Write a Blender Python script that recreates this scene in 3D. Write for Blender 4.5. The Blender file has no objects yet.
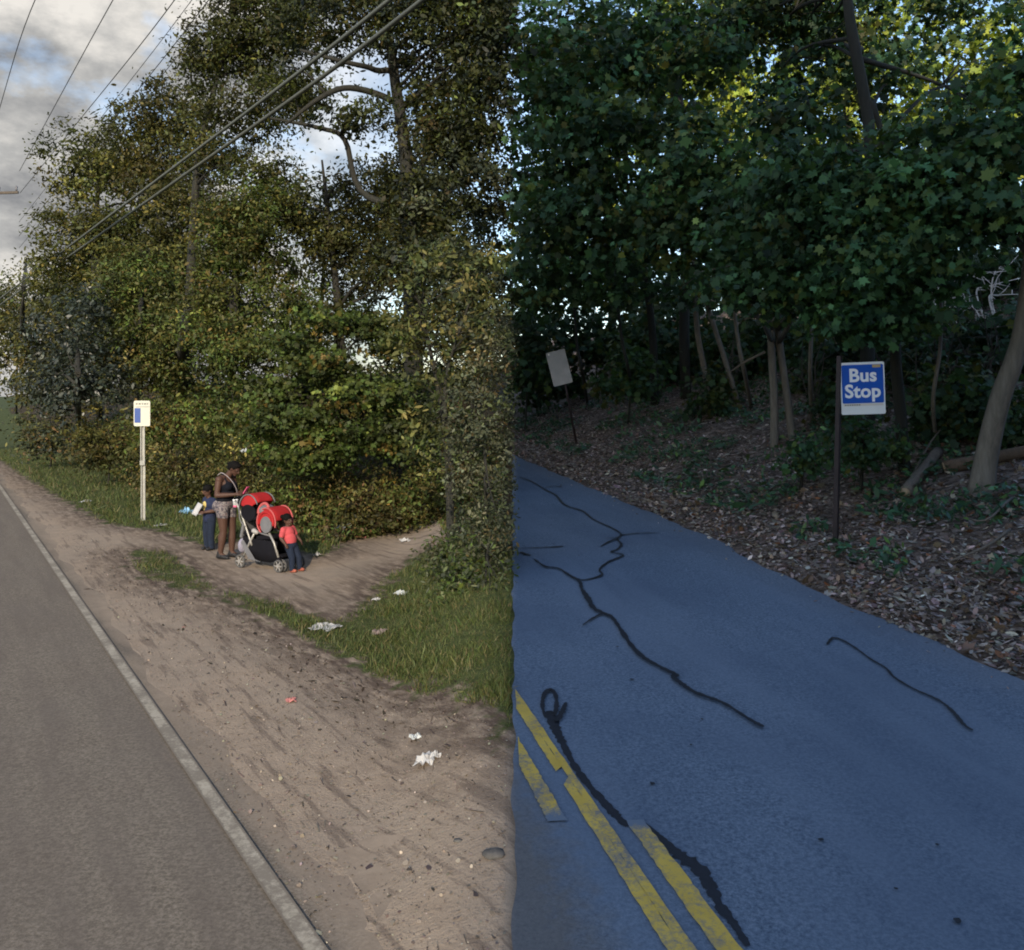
import bpy, bmesh, math, random
import numpy as np
from mathutils import Vector, Matrix, Euler

random.seed(7)
rng = np.random.default_rng(7)
SC = bpy.context.scene
COL = SC.collection
R = math.radians
W, HT, F, HOR, CAM_H = 1024, 950, 900.0, 395.0, 2.7

# ------------------------------------------------------------------ tagging and linking
def tag(o, label=None, cat=None, group=None, kind=None):
    if label: o['label'] = label
    if cat: o['category'] = cat
    if group: o['group'] = group
    if kind: o['kind'] = kind
    return o

def thing(name, label, cat, loc=(0, 0, 0), rotz=0.0, group=None):
    o = bpy.data.objects.new(name, None)
    o.empty_display_size = 0.2
    COL.objects.link(o)
    o.location = loc
    o.rotation_euler = (0, 0, rotz)
    return tag(o, label, cat, group)

def link(name, me, m=None, parent=None, loc=None):
    o = bpy.data.objects.new(name, me)
    COL.objects.link(o)
    if m is not None and not me.materials:
        me.materials.append(m)
    if parent is not None: o.parent = parent
    if loc is not None: o.location = loc
    return o

def np_mesh(name, verts, loop_idx, starts, totals, smooth=False):
    me = bpy.data.meshes.new(name)
    verts = np.asarray(verts, np.float32)
    loop_idx = np.asarray(loop_idx, np.int32).ravel()
    me.vertices.add(len(verts)); me.vertices.foreach_set('co', verts.ravel())
    me.loops.add(len(loop_idx)); me.loops.foreach_set('vertex_index', loop_idx)
    me.polygons.add(len(starts))
    me.polygons.foreach_set('loop_start', np.asarray(starts, np.int32))
    if smooth: me.polygons.foreach_set('use_smooth', np.ones(len(starts), bool))
    me.update(calc_edges=True)
    return me

def faces_mesh(name, verts, faces, smooth=False):
    me = bpy.data.meshes.new(name)
    me.from_pydata([tuple(v) for v in verts], [], faces)
    if smooth:
        me.polygons.foreach_set('use_smooth', np.ones(len(me.polygons), bool))
    me.update()
    return me

# ------------------------------------------------------------------ tubes, boxes
def tubes_mesh(name, paths, sides=8, cap=True, smooth=True):
    V, Fc = [], []
    for pts, rad in paths:
        pts = [Vector(p) for p in pts]
        n = len(pts)
        if not hasattr(rad, '__len__'): rad = [rad] * n
        b = len(V)
        prev = None
        for i, p in enumerate(pts):
            t = (pts[min(i + 1, n - 1)] - pts[max(i - 1, 0)]).normalized()
            if prev is None:
                a = Vector((1, 0, 0)) if abs(t.x) < 0.8 else Vector((0, 1, 0))
                u = t.cross(a).normalized()
            else:
                u = (prev - t * prev.dot(t)).normalized()
            prev = u
            v = t.cross(u)
            for k in range(sides):
                a = 2 * math.pi * k / sides
                V.append(p + (u * math.cos(a) + v * math.sin(a)) * rad[i])
        for i in range(n - 1):
            for k in range(sides):
                k2 = (k + 1) % sides
                Fc.append((b + i * sides + k, b + i * sides + k2, b + (i + 1) * sides + k2, b + (i + 1) * sides + k))
        if cap:
            Fc.append(tuple(b + k for k in range(sides))[::-1])
            Fc.append(tuple(b + (n - 1) * sides + k for k in range(sides)))
    return faces_mesh(name, V, Fc, smooth)

def box_bm(bm, c, s, rot=None, bev=0.0):
    r = bmesh.ops.create_cube(bm, size=1.0)
    vs = r['verts']
    M = Matrix.Translation(c) @ (rot.to_matrix().to_4x4() if rot is not None else Matrix.Identity(4)) @ Matrix.Diagonal((s[0], s[1], s[2], 1))
    bmesh.ops.transform(bm, matrix=M, verts=vs)
    if bev:
        es = list({e for v in vs for e in v.link_edges})
        bmesh.ops.bevel(bm, geom=es, offset=bev, segments=2, affect='EDGES', profile=0.5)

def bm_mesh(name, bm, smooth=False):
    me = bpy.data.meshes.new(name)
    bm.to_mesh(me); bm.free()
    if smooth: me.polygons.foreach_set('use_smooth', np.ones(len(me.polygons), bool))
    me.update()
    return me

def box_mesh(name, c, s, rot=None, bev=0.0):
    bm = bmesh.new(); box_bm(bm, c, s, rot, bev)
    return bm_mesh(name, bm)

def curve_pts(pts, n=8):
    """Catmull-Rom through pts."""
    P = [Vector(p) for p in pts]
    P = [P[0] * 2 - P[1]] + P + [P[-1] * 2 - P[-2]]
    out = []
    for i in range(1, len(P) - 2):
        for k in range(n):
            t = k / n
            a, b, c, d = P[i - 1], P[i], P[i + 1], P[i + 2]
            out.append(0.5 * ((2 * b) + (c - a) * t + (2 * a - 5 * b + 4 * c - d) * t * t + (3 * b - a - 3 * c + d) * t ** 3))
    out.append(P[-2])
    return out

# ------------------------------------------------------------------ one continuous body out of tapered limbs
def body_mesh(name, parts, voxel=0.012, smooth=4, cut=None):
    bm = bmesh.new()
    for p in parts:
        if p[0] == 'cap':
            _, a, ra, b, rb = p
            a, b = Vector(a), Vector(b)
            ax = b - a; L_ = max(ax.length, 1e-5); ax = ax / L_
            u = ax.cross(Vector((1, 0, 0)) if abs(ax.x) < .8 else Vector((0, 1, 0))).normalized(); w = ax.cross(u)
            k_ = max(-0.95, min(0.95, (ra - rb) / L_)); th = math.asin(k_)       # where the cone leaves the spheres
            prof = [(-ra * math.cos(x), ra * math.sin(x)) for x in np.linspace(0.0, math.pi / 2 + th, 6)]
            prof += [(L_ - rb * math.cos(x), rb * math.sin(x)) for x in np.linspace(math.pi / 2 + th, math.pi, 6)]
            rings = []
            for h_, r_ in prof:
                if r_ < 1e-7: rings.append([bm.verts.new(a + ax * h_)])
                else: rings.append([bm.verts.new(a + ax * h_ + (u * math.cos(t_) + w * math.sin(t_)) * r_) for t_ in np.linspace(0, 2 * math.pi, 13)[:-1]])
            for r0, r1 in zip(rings[:-1], rings[1:]):
                for k in range(12):
                    f = [r0[k % len(r0)], r0[(k + 1) % len(r0)], r1[(k + 1) % len(r1)], r1[k % len(r1)]]
                    f = [x for i, x in enumerate(f) if x not in f[:i]]
                    if len(f) > 2: bm.faces.new(f)
        else:
            _, c, s, rot = p
            q = bmesh.ops.create_icosphere(bm, subdivisions=3, radius=1.0)['verts']
            M = Matrix.Translation(c) @ Euler(rot).to_matrix().to_4x4() @ Matrix.Diagonal((s[0], s[1], s[2], 1))
            bmesh.ops.transform(bm, matrix=M, verts=q)
    bmesh.ops.recalc_face_normals(bm, faces=bm.faces)
    me = bpy.data.meshes.new(name + '_raw')
    bm.to_mesh(me); bm.free()
    o = bpy.data.objects.new('raw_body', me)
    COL.objects.link(o)
    m = o.modifiers.new('r', 'REMESH'); m.mode = 'VOXEL'; m.voxel_size = voxel; m.use_smooth_shade = True
    if smooth:
        s = o.modifiers.new('s', 'SMOOTH'); s.iterations = smooth; s.factor = 0.5
    dg = bpy.context.evaluated_depsgraph_get()
    out = bpy.data.meshes.new_from_object(o.evaluated_get(dg))
    bpy.data.objects.remove(o); bpy.data.meshes.remove(me)
    out.name = name
    if cut:
        bm = bmesh.new(); bm.from_mesh(out)
        for co, no in cut:
            bmesh.ops.bisect_plane(bm, geom=list(bm.verts) + list(bm.edges) + list(bm.faces), plane_co=co, plane_no=no, clear_outer=True)
        bm.to_mesh(out); bm.free()
    out.polygons.foreach_set('use_smooth', np.ones(len(out.polygons), bool))
    return out

# ------------------------------------------------------------------ materials
def mat(name):
    m = bpy.data.materials.new(name); m.use_nodes = True
    nt = m.node_tree
    b = nt.nodes['Principled BSDF']
    return m, nt, b

def N(nt, kind, **kw):
    n = nt.nodes.new(kind)
    for k, v in kw.items():
        if k.startswith('i_'): n.inputs[k[2:].replace('_', ' ')].default_value = v
        else: setattr(n, k, v)
    return n

def ramp(nt, fac, stops, interp='LINEAR'):
    r = nt.nodes.new('ShaderNodeValToRGB')
    r.color_ramp.interpolation = interp
    el = r.color_ramp.elements
    while len(el) < len(stops): el.new(0.5)
    for e, (p, c) in zip(el, stops):
        e.position = p; e.color = (c[0], c[1], c[2], 1) if hasattr(c, '__len__') else (c, c, c, 1)
    nt.links.new(fac, r.inputs['Fac'])
    return r.outputs['Color']

def mixc(nt, fac, a, b, mode='MIX'):
    n = nt.nodes.new('ShaderNodeMix'); n.data_type = 'RGBA'; n.blend_type = mode
    for s, x in ((0, fac), (6, a), (7, b)):
        if isinstance(x, bpy.types.NodeSocket): nt.links.new(x, n.inputs[s])
        elif hasattr(x, '__len__'): n.inputs[s].default_value = (x[0], x[1], x[2], 1)
        else: n.inputs[s].default_value = x
    return n.outputs[2]

def mth(nt, op, a, b=0.0, c=None, clamp=False):
    n = nt.nodes.new('ShaderNodeMath'); n.operation = op; n.use_clamp = clamp
    for i, x in enumerate((a, b, c)):
        if x is None: continue
        if isinstance(x, bpy.types.NodeSocket): nt.links.new(x, n.inputs[i])
        else: n.inputs[i].default_value = x
    return n.outputs[0]

def noise(nt, vec, scale, detail=6, rough=0.6):
    n = N(nt, 'ShaderNodeTexNoise', i_Scale=scale, i_Detail=detail, i_Roughness=rough)
    if vec is not None: nt.links.new(vec, n.inputs['Vector'])
    return n.outputs['Fac']

def objco(nt):
    return nt.nodes.new('ShaderNodeTexCoord').outputs['Object']

def mapped(nt, vec, scale=(1, 1, 1), rotz=0.0):
    m = nt.nodes.new('ShaderNodeMapping')
    m.inputs['Scale'].default_value = scale
    m.inputs['Rotation'].default_value = (0, 0, rotz)
    nt.links.new(vec, m.inputs['Vector'])
    return m.outputs[0]

def bump(nt, b, h, strength=0.4, dist=0.02):
    n = nt.nodes.new('ShaderNodeBump')
    n.inputs['Strength'].default_value = strength; n.inputs['Distance'].default_value = dist
    nt.links.new(h, n.inputs['Height'])
    nt.links.new(n.outputs[0], b.inputs['Normal'])

def simple(name, col, rough=0.7, var=0.25, scale=12.0, metal=0.0, bmp=0.0, spec=0.3):
    m, nt, b = mat(name)
    v = objco(nt)
    n = noise(nt, v, scale)
    lo = [c * (1 - var) for c in col]; hi = [min(1, c * (1 + var)) for c in col]
    nt.links.new(ramp(nt, n, [(0.3, lo), (0.7, hi)]), b.inputs['Base Color'])
    b.inputs['Roughness'].default_value = rough
    b.inputs['Metallic'].default_value = metal
    b.inputs['Specular IOR Level'].default_value = spec
    if bmp: bump(nt, b, noise(nt, v, scale * 4), bmp)
    return m

def leaf_mat(name, trans=0.28, rough=0.55, spec=0.25):
    m, nt, b = mat(name)
    a = N(nt, 'ShaderNodeAttribute', attribute_name='tint')
    nt.links.new(a.outputs['Color'], b.inputs['Base Color'])
    b.inputs['Roughness'].default_value = rough
    b.inputs['Specular IOR Level'].default_value = spec
    t = nt.nodes.new('ShaderNodeBsdfTranslucent')
    nt.links.new(mixc(nt, 1.0, a.outputs['Color'], (1.5, 1.35, 0.6), 'MULTIPLY'), t.inputs['Color'])
    mx = nt.nodes.new('ShaderNodeMixShader'); mx.inputs[0].default_value = trans
    nt.links.new(b.outputs[0], mx.inputs[1]); nt.links.new(t.outputs[0], mx.inputs[2])
    nt.links.new(mx.outputs[0], nt.nodes['Material Output'].inputs['Surface'])
    return m

def bark_mat(name, lo, hi):
    m, nt, b = mat(name)
    v = objco(nt)
    w = noise(nt, mapped(nt, v, (9, 9, 1.6)), 2.0, 8, 0.7)
    p = noise(nt, v, 1.7, 3)
    c = ramp(nt, w, [(0.3, lo), (0.7, hi)])
    c = mixc(nt, mth(nt, 'MULTIPLY', p, 0.6), c, [x * 0.7 + y * 0.3 for x, y in zip(lo, (0.05, 0.07, 0.04))])
    nt.links.new(c, b.inputs['Base Color']); b.inputs['Roughness'].default_value = 0.9
    bump(nt, b, w, 0.7, 0.02)
    return m

# ------------------------------------------------------------------ where a pixel's ray meets the ground
def flat(px, py):
    Y = CAM_H * F / (py - HOR); return ((px - 512) / F * Y, Y)
def plane_r(px, py):                      # on the plane of the right-hand road, which climbs 5 in 100
    Y = CAM_H * F / (py - (HOR - 0.05 * F)); return ((px - 512) / F * Y, Y)
def at(px, py, Y):
    return Vector(((px - 512) / F * Y, Y, CAM_H + (HOR - py) / F * Y))

def smooth01(a, b, x):
    t = np.clip((x - a) / (b - a), 0, 1); return t * t * (3 - 2 * t)

def sd_poly(X, Y, poly):
    """signed distance, positive inside"""
    X = np.asarray(X, float); Y = np.asarray(Y, float)
    d = np.full(X.shape, 1e18); ins = np.zeros(X.shape, bool)
    n = len(poly)
    for i in range(n):
        ax, ay = poly[i]; bx, by = poly[(i + 1) % n]
        ex, ey = bx - ax, by - ay
        L = ex * ex + ey * ey + 1e-12
        t = np.clip(((X - ax) * ex + (Y - ay) * ey) / L, 0, 1)
        d = np.minimum(d, (X - ax - t * ex) ** 2 + (Y - ay - t * ey) ** 2)
        c = ((ay > Y) != (by > Y))
        if ey != 0:
            ins ^= c & (X < ex * (Y - ay) / ey + ax)
    d = np.sqrt(d)
    return np.where(ins, d, -d)

EDGE = sorted([(y, x) for x, y in (plane_r(*p) for p in [(521, 459), (616, 499), (717, 541), (764, 568), (861, 612), (1000, 671), (1180, 752)])])
EDGE = [(-60.0, 22.0), (-8.0, 8.3)] + EDGE + [(40.0, -4.5), (90.0, -17.7)]
EY = np.array([e[0] for e in EDGE]); EX = np.array([e[1] for e in EDGE])
BUSH = [(-59.0, 104.0), (-27.0, 54.0)] + [flat(*p) for p in [(127, 478), (200, 500), (260, 520), (330, 545), (400, 528), (440, 520), (462, 560), (500, 600)]] + [(0.3, 11.4)]
WOOD = BUSH + [(60.0, 11.0), (60.0, 140.0), (-59.0, 140.0)]

def wob(X, Y, s):
    return (np.sin(X * s + 1.3 * np.sin(Y * s * 0.7)) + np.sin(Y * s * 1.3 + 2.1) * np.cos(X * s * 0.6 + 0.7)) * 0.5

def road_gap(X, Y):
    return (X - np.interp(Y, EY, EX)) * 0.965

def H(X, Y):
    X = np.asarray(X, float); Y = np.asarray(Y, float)
    d = sd_poly(X, Y, WOOD)
    d = np.maximum(d, 0)
    zl = 0.42 * np.clip(d, 0, 8) + 0.05 * np.clip(d - 8, 0, 20) + 0.10 * wob(X, Y, 1.7) * smooth01(0, 2, d)
    g = road_gap(X, Y)
    zr = 0.05 * np.clip(Y, -12, 45)
    zr = zr + 0.05 * smooth01(0, 0.35, g) + 0.13 * np.clip(g - 0.2, 0, 1.2) + 0.30 * np.clip(g - 1.4, 0, 3.8) + 0.36 * np.clip(g - 5.2, 0, 9) + 0.06 * wob(X, Y, 2.1) * smooth01(0.4, 2, g)
    wd_ = 0.9 + 0.12 * np.clip(Y - 5, 0, 12)
    w = smooth01(-wd_, -0.02, X)
    return zl * (1 - w) + zr * w

def ground(px, py):
    Y = np.concatenate([np.arange(3.0, 40, 0.02), np.arange(40, 160, 0.2)])
    X = (px - 512) / F * Y
    z = CAM_H + (HOR - py) / F * Y
    hit = np.nonzero(z <= H(X, Y))[0]
    i = hit[0] if len(hit) else len(Y) - 1
    return Vector((X[i], Y[i], float(H(X[i], Y[i]))))
def zof(x, y): return float(H(x, y))
# ================================================================== camera, sky, sun
cam = bpy.data.cameras.new('camera'); co = bpy.data.objects.new('camera', cam); COL.objects.link(co)
co.location = (0, 0, CAM_H); co.rotation_euler = (R(90), 0, 0)
cam.sensor_width = 36; cam.lens = F / W * 36; cam.shift_y = -(HT / 2 - HOR) / W
cam.clip_start = 0.05; cam.clip_end = 3000
SC.camera = co

SUN_EL = 21.8
wd = bpy.data.worlds.new('World'); SC.world = wd; wd.use_nodes = True
nt = wd.node_tree
bg = nt.nodes['Background']
sky = N(nt, 'ShaderNodeTexSky', sky_type='NISHITA', sun_disc=False)
sky.sun_elevation = R(SUN_EL); sky.sun_rotation = R(180)
sky.air_density = 1.0; sky.dust_density = 0.6; sky.ozone_density = 1.6
nt.links.new(sky.outputs[0], bg.inputs['Color']); bg.inputs['Strength'].default_value = 0.15
gen = nt.nodes.new('ShaderNodeTexCoord').outputs['Generated']
sep = nt.nodes.new('ShaderNodeSeparateXYZ'); nt.links.new(gen, sep.inputs[0])
# cloud bank over the road on the left: billows in the direction of view onto the sky
cv = mapped(nt, gen, (1.0, 1.0, 1.7))
n1 = noise(nt, cv, 3.1, 9, 0.56)
n2 = noise(nt, mapped(nt, gen, (1.3, 1.0, 2.4)), 5.2, 8, 0.6)
side = mth(nt, 'MULTIPLY_ADD', sep.outputs['X'], -3.0, 0.25, clamp=True)      # west half of the sky only
front = mth(nt, 'MULTIPLY_ADD', sep.outputs['Y'], 4.0, 0.6, clamp=True)
cover = mth(nt, 'MULTIPLY', mth(nt, 'MULTIPLY', ramp(nt, n1, [(0.34, 0.15), (0.46, 1.0)]), side), front)
ccol = ramp(nt, n2, [(0.34, (0.125, 0.128, 0.135)), (0.47, (0.25, 0.247, 0.24)), (0.60, (0.44, 0.42, 0.39))])
bg2 = nt.nodes.new('ShaderNodeBackground'); nt.links.new(ccol, bg2.inputs['Color']); bg2.inputs['Strength'].default_value = 1.0
ms = nt.nodes.new('ShaderNodeMixShader')
nt.links.new(cover, ms.inputs[0]); nt.links.new(bg.outputs[0], ms.inputs[1]); nt.links.new(bg2.outputs[0], ms.inputs[2])
nt.links.new(ms.outputs[0], nt.nodes['World Output'].inputs['Surface'])

sl = bpy.data.lights.new('sun', 'SUN'); sl.energy = 2.7; sl.angle = R(0.7); sl.color = (1.0, 0.86, 0.66)
so = bpy.data.objects.new('sun', sl); COL.objects.link(so)
so.rotation_euler = (R(90 - SUN_EL), 0, 0)      # shines towards +Y: low behind the viewer
so.location = (0, -30, 30)

vs = SC.view_settings
SC.display_settings.display_device = 'sRGB'
vs.view_transform = 'Standard'; vs.look = 'None'; vs.gamma = 1; vs.exposure = 1.0; vs.use_curve_mapping = False
SC.render.engine = 'CYCLES'
cy = SC.cycles
cy.max_bounces = 4; cy.diffuse_bounces = 2; cy.glossy_bounces = 1; cy.transmission_bounces = 2; cy.transparent_max_bounces = 4
cy.use_denoising = True; cy.filter_width = 1.9
cy.sample_clamp_indirect = 4

# ================================================================== ground sheet
def spaced(lo, hi, step, far_lo, far_hi):
    a = list(np.arange(lo, hi + 1e-6, step))
    s = step; x = hi
    while x < far_hi: s *= 1.25; x += s; a.append(x)
    s = step; x = lo; b = []
    while x > far_lo: s *= 1.25; x -= s; b.append(x)
    return np.array(b[::-1] + a)
gx = spaced(-17, 12, 0.12, -900, 900); gy = spaced(2, 34, 0.12, -500, 1500)
GX, GY = np.meshgrid(gx, gy)
GZ = H(GX, GY)
G1 = [flat(*p) for p in [(-60, 436), (0, 461), (19, 475), (50, 494), (80, 511), (105, 524), (150, 530), (205, 546), (240, 541), (262, 548), (320, 556), (338, 553), (345, 520), (200, 486), (110, 462), (60, 444), (0, 430)]]
G2 = [tuple(ground(*p)[:2]) for p in [(126, 552), (140, 549), (165, 552), (190, 566), (215, 588), (240, 593), (290, 607), (332, 624), (362, 606), (372, 588), (400, 566), (430, 548), (452, 540), (480, 520), (512, 520)]] + [(.35, 15.0), (.35, 6.4)] + [tuple(ground(*p)[:2]) for p in [(509, 738), (495, 728), (470, 714), (430, 698), (380, 680), (330, 656), (290, 634), (245, 610), (205, 593), (175, 588), (150, 580), (132, 566)]]
gr = np.maximum(np.maximum(sd_poly(GX, GY, G1), sd_poly(GX, GY, G2)), np.maximum((GY - 44) * .3, -9 - GX - .64 * GY + 9))
wo = sd_poly(GX, GY, WOOD)
li = road_gap(GX, GY)
# bare trodden patch where the path leaves the wood
nyn, nxn = GX.shape
verts = np.stack([GX, GY, GZ], -1).reshape(-1, 3)
ii = np.arange(nyn * nxn).reshape(nyn, nxn)
quads = np.stack([ii[:-1, :-1], ii[:-1, 1:], ii[1:, 1:], ii[1:, :-1]], -1).reshape(-1, 4)
gm = np_mesh('ground', verts, quads, np.arange(len(quads)) * 4, 4, True)
for nm, arr in (('grass', gr), ('wood', wo), ('litter', li), ('east', GX)):
    at_ = gm.attributes.new(nm, 'FLOAT', 'POINT')
    at_.data.foreach_set('value', np.clip(arr, -20, 20).astype(np.float32).ravel())

ROAD_ROT = math.atan2(0.843, -0.538)     # heading of the left-hand road
m, nt, b = mat('earth')
v = objco(nt)
def attr(nm):
    return N(nt, 'ShaderNodeAttribute', attribute_name=nm).outputs['Fac']
along = mapped(nt, v, (1, 1, 1), -ROAD_ROT)
streak = noise(nt, mapped(nt, along, (0.55, 5.0, 1)), 1.6, 7, 0.65)
fine = noise(nt, v, 38, 6, 0.7)
big = noise(nt, v, 0.7, 4, 0.5)
mid = noise(nt, v, 4.5, 6, 0.6)
dirt = ramp(nt, mid, [(0.25, (0.275, 0.216, 0.164)), (0.75, (0.375, 0.298, 0.228))])
dirt = mixc(nt, mth(nt, 'MULTIPLY', ramp(nt, big, [(0.42, 0.0), (0.62, 1.0)]), 0.35), dirt, (0.25, 0.215, 0.18))
dirt = mixc(nt, ramp(nt, fine, [(0.54, 0.0), (0.72, 0.5)]), dirt, (0.16, 0.125, 0.10))
dirt = mixc(nt, mth(nt, 'MULTIPLY', ramp(nt, streak, [(0.53, 0.0), (0.61, 1.0)]), 0.62), dirt, (0.13, 0.10, 0.082))
near_grass = mth(nt, 'MULTIPLY_ADD', attr('grass'), 1.1, 1.0, clamp=True)       # humus and dead bits gather by the verge
blot = noise(nt, mapped(nt, along, (1.1, 3.2, 1)), 2.3, 8, 0.7)
dirt = mixc(nt, mth(nt, 'MULTIPLY', near_grass, ramp(nt, blot, [(0.36, 0.0), (0.56, 0.95)])), dirt, (0.075, 0.054, 0.044))
gcol = ramp(nt, noise(nt, v, 7, 6, 0.7), [(0.3, (0.035, 0.045, 0.018)), (0.55, (0.06, 0.075, 0.028)), (0.75, (0.12, 0.105, 0.055))])
gmask = mth(nt, 'ADD', attr('grass'), mth(nt, 'MULTIPLY_ADD', noise(nt, v, 3.2, 7, 0.65), 1.7, -0.92))
gmask = mth(nt, 'MULTIPLY_ADD', gmask, 5.0, 0.3, clamp=True)
c = mixc(nt, gmask, dirt, gcol)
wcol = ramp(nt, noise(nt, v, 9, 7, 0.7), [(0.3, (0.022, 0.018, 0.012)), (0.6, (0.06, 0.045, 0.028)), (0.8, (0.11, 0.07, 0.04))])
wmask = mth(nt, 'ADD', attr('wood'), mth(nt, 'MULTIPLY_ADD', mid, 0.9, -0.4))
c = mixc(nt, mth(nt, 'MULTIPLY_ADD', wmask, 4.0, 0.2, clamp=True), c, wcol)
vor = N(nt, 'ShaderNodeTexVoronoi', i_Scale=16.0)
nt.links.new(v, vor.inputs['Vector'])
vs_ = nt.nodes.new('ShaderNodeSeparateColor'); nt.links.new(vor.outputs['Color'], vs_.inputs[0])
lcol = ramp(nt, vs_.outputs[0], [(0.0, (0.07, 0.054, 0.045)), (0.4, (0.15, 0.11, 0.09)), (0.75, (0.22, 0.17, 0.145)), (1.0, (0.32, 0.265, 0.23))])
lcol = mixc(nt, ramp(nt, mid, [(0.4, 0.0), (0.65, 0.8)]), lcol, (0.045, 0.036, 0.03))
lm = mth(nt, 'MULTIPLY', mth(nt, 'MULTIPLY_ADD', attr('litter'), 20.0, 1.0, clamp=True), mth(nt, 'MULTIPLY_ADD', attr('east'), 8.0, 0.5, clamp=True))
c = mixc(nt, lm, c, lcol)
nt.links.new(c, b.inputs['Base Color']); b.inputs['Roughness'].default_value = 0.95; b.inputs['Specular IOR Level'].default_value = 0.1
hgt = mth(nt, 'ADD', mth(nt, 'MULTIPLY', fine, 0.8), mth(nt, 'ADD', mth(nt, 'MULTIPLY', mid, 0.4), mth(nt, 'MULTIPLY', streak, 0.35)))
bump(nt, b, hgt, 0.6, 0.03)
tag(link('ground', gm, m), kind='structure')

# ================================================================== left-hand road
FL0 = Vector((-1.07, 4.54, 0)); RD = Vector((-0.538, 0.843, 0)).normalized(); RN = Vector((RD.y, -RD.x, 0))   # RN points right of travel
def strip(name, t0, t1, n0, n1, dt, dn, lift, edge=None):
    ts = np.arange(t0, t1 + 1e-6, dt); ns = np.linspace(n0, n1, max(2, int(abs(n1 - n0) / dn) + 1))
    T, NN = np.meshgrid(ts, ns)
    if edge is not None:
        k = (NN - n0) / (n1 - n0)
        NN = NN + k ** 8 * edge(T)
    X = FL0.x + RD.x * T + RN.x * NN; Y = FL0.y + RD.y * T + RN.y * NN
    Z = H(X, Y) + lift
    if edge is not None: Z = Z - (lift + 0.012) * k ** 12
    i = np.arange(T.size).reshape(T.shape)
    q = np.stack([i[:-1, :-1], i[:-1, 1:], i[1:, 1:], i[1:, :-1]], -1).reshape(-1, 4)
    # face up
    me = np_mesh(name, np.stack([X, Y, Z], -1).reshape(-1, 3), q[:, ::-1], np.arange(len(q)) * 4, 4, True)
    a = me.attributes.new('off', 'FLOAT', 'POINT'); a.data.foreach_set('value', NN.astype(np.float32).ravel())
    a = me.attributes.new('run', 'FLOAT', 'POINT'); a.data.foreach_set('value', T.astype(np.float32).ravel())
    return me
m, nt, b = mat('dusty_asphalt')
v = objco(nt); along = mapped(nt, v, (1, 1, 1), -ROAD_ROT)
f1 = noise(nt, v, 40, 3, 0.85); f2 = noise(nt, mapped(nt, along, (0.3, 3.0, 1)), 1.5, 6, 0.6); f3 = noise(nt, v, 1.1, 5)
spk = N(nt, 'ShaderNodeTexVoronoi', i_Scale=60.0); nt.links.new(v, spk.inputs['Vector'])
c = ramp(nt, f1, [(0.36, (0.092, 0.077, 0.060)), (0.5, (0.155, 0.131, 0.105)), (0.64, (0.235, 0.20, 0.164))])
c = mixc(nt, mth(nt, 'MULTIPLY', ramp(nt, f2, [(0.4, 0.0), (0.65, 1.0)]), 0.6), c, (0.115, 0.094, 0.08))
c = mixc(nt, mth(nt, 'MULTIPLY', f3, 0.35), c, (0.18, 0.165, 0.145))
c = mixc(nt, ramp(nt, spk.outputs['Distance'], [(0.0, 0.5), (0.16, 0.0)]), c, (0.07, 0.065, 0.06))
off = attr('off')
dm = mth(nt, 'ADD', off, mth(nt, 'MULTIPLY_ADD', noise(nt, mapped(nt, along, (0.35, 1.6, 1)), 1.3, 7, 0.65), 1.1, -0.55))
dm = ramp(nt, dm, [(0.02, 0.0), (0.16, 0.45), (0.60, 1.0)])
dust = ramp(nt, noise(nt, v, 6, 6), [(0.3, (0.25, 0.197, 0.15)), (0.7, (0.33, 0.264, 0.204))])
c = mixc(nt, dm, c, dust)
c = mixc(nt, mth(nt, 'MULTIPLY', dm, ramp(nt, f2, [(0.52, 0.0), (0.66, 0.5)])), c, (0.165, 0.13, 0.105))
nt.links.new(c, b.inputs['Base Color']); b.inputs['Roughness'].default_value = 0.92; b.inputs['Specular IOR Level'].default_value = 0.15
bump(nt, b, f1, 0.35, 0.008)
M_ASPH = m
edge_n = lambda T: 0.10 * np.sin(T * 0.9) + 0.07 * np.sin(T * 2.3 + 1) + 0.05 * np.sin(T * 5.1)
road = tag(link('road', strip('road', -14, 120, -7.6, 0.72, 0.3, 0.2, 0.012, edge_n), M_ASPH), kind='structure')
m, nt, b = mat('worn_white_paint')
v = objco(nt)
w = noise(nt, v, 26, 8, 0.75); w2 = noise(nt, mapped(nt, v, (1, 1, 1), -ROAD_ROT), 3, 5)
c = ramp(nt, noise(nt, v, 5, 5), [(0.3, (0.30, 0.27, 0.215)), (0.7, (0.38, 0.345, 0.285))])
c = mixc(nt, ramp(nt, mth(nt, 'MULTIPLY_ADD', w2, 0.5, mth(nt, 'MULTIPLY', w, 0.6)), [(0.49, 0.0), (0.60, 0.85)]), c, (0.16, 0.137, 0.11))
ed = mth(nt, 'ADD', mth(nt, 'ABSOLUTE', attr('off')), mth(nt, 'MULTIPLY_ADD', w, 0.05, -0.025))
c = mixc(nt, mth(nt, 'MULTIPLY_ADD', ed, 90.0, -2.9, clamp=True), c, (0.16, 0.135, 0.108))
nt.links.new(c, b.inputs['Base Color']); b.inputs['Roughness'].default_value = 0.8
ln = link('edge_line', strip('edge_line', -14, 110, -0.052, 0.052, 0.15, 0.026, 0.019), m, road)

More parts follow.
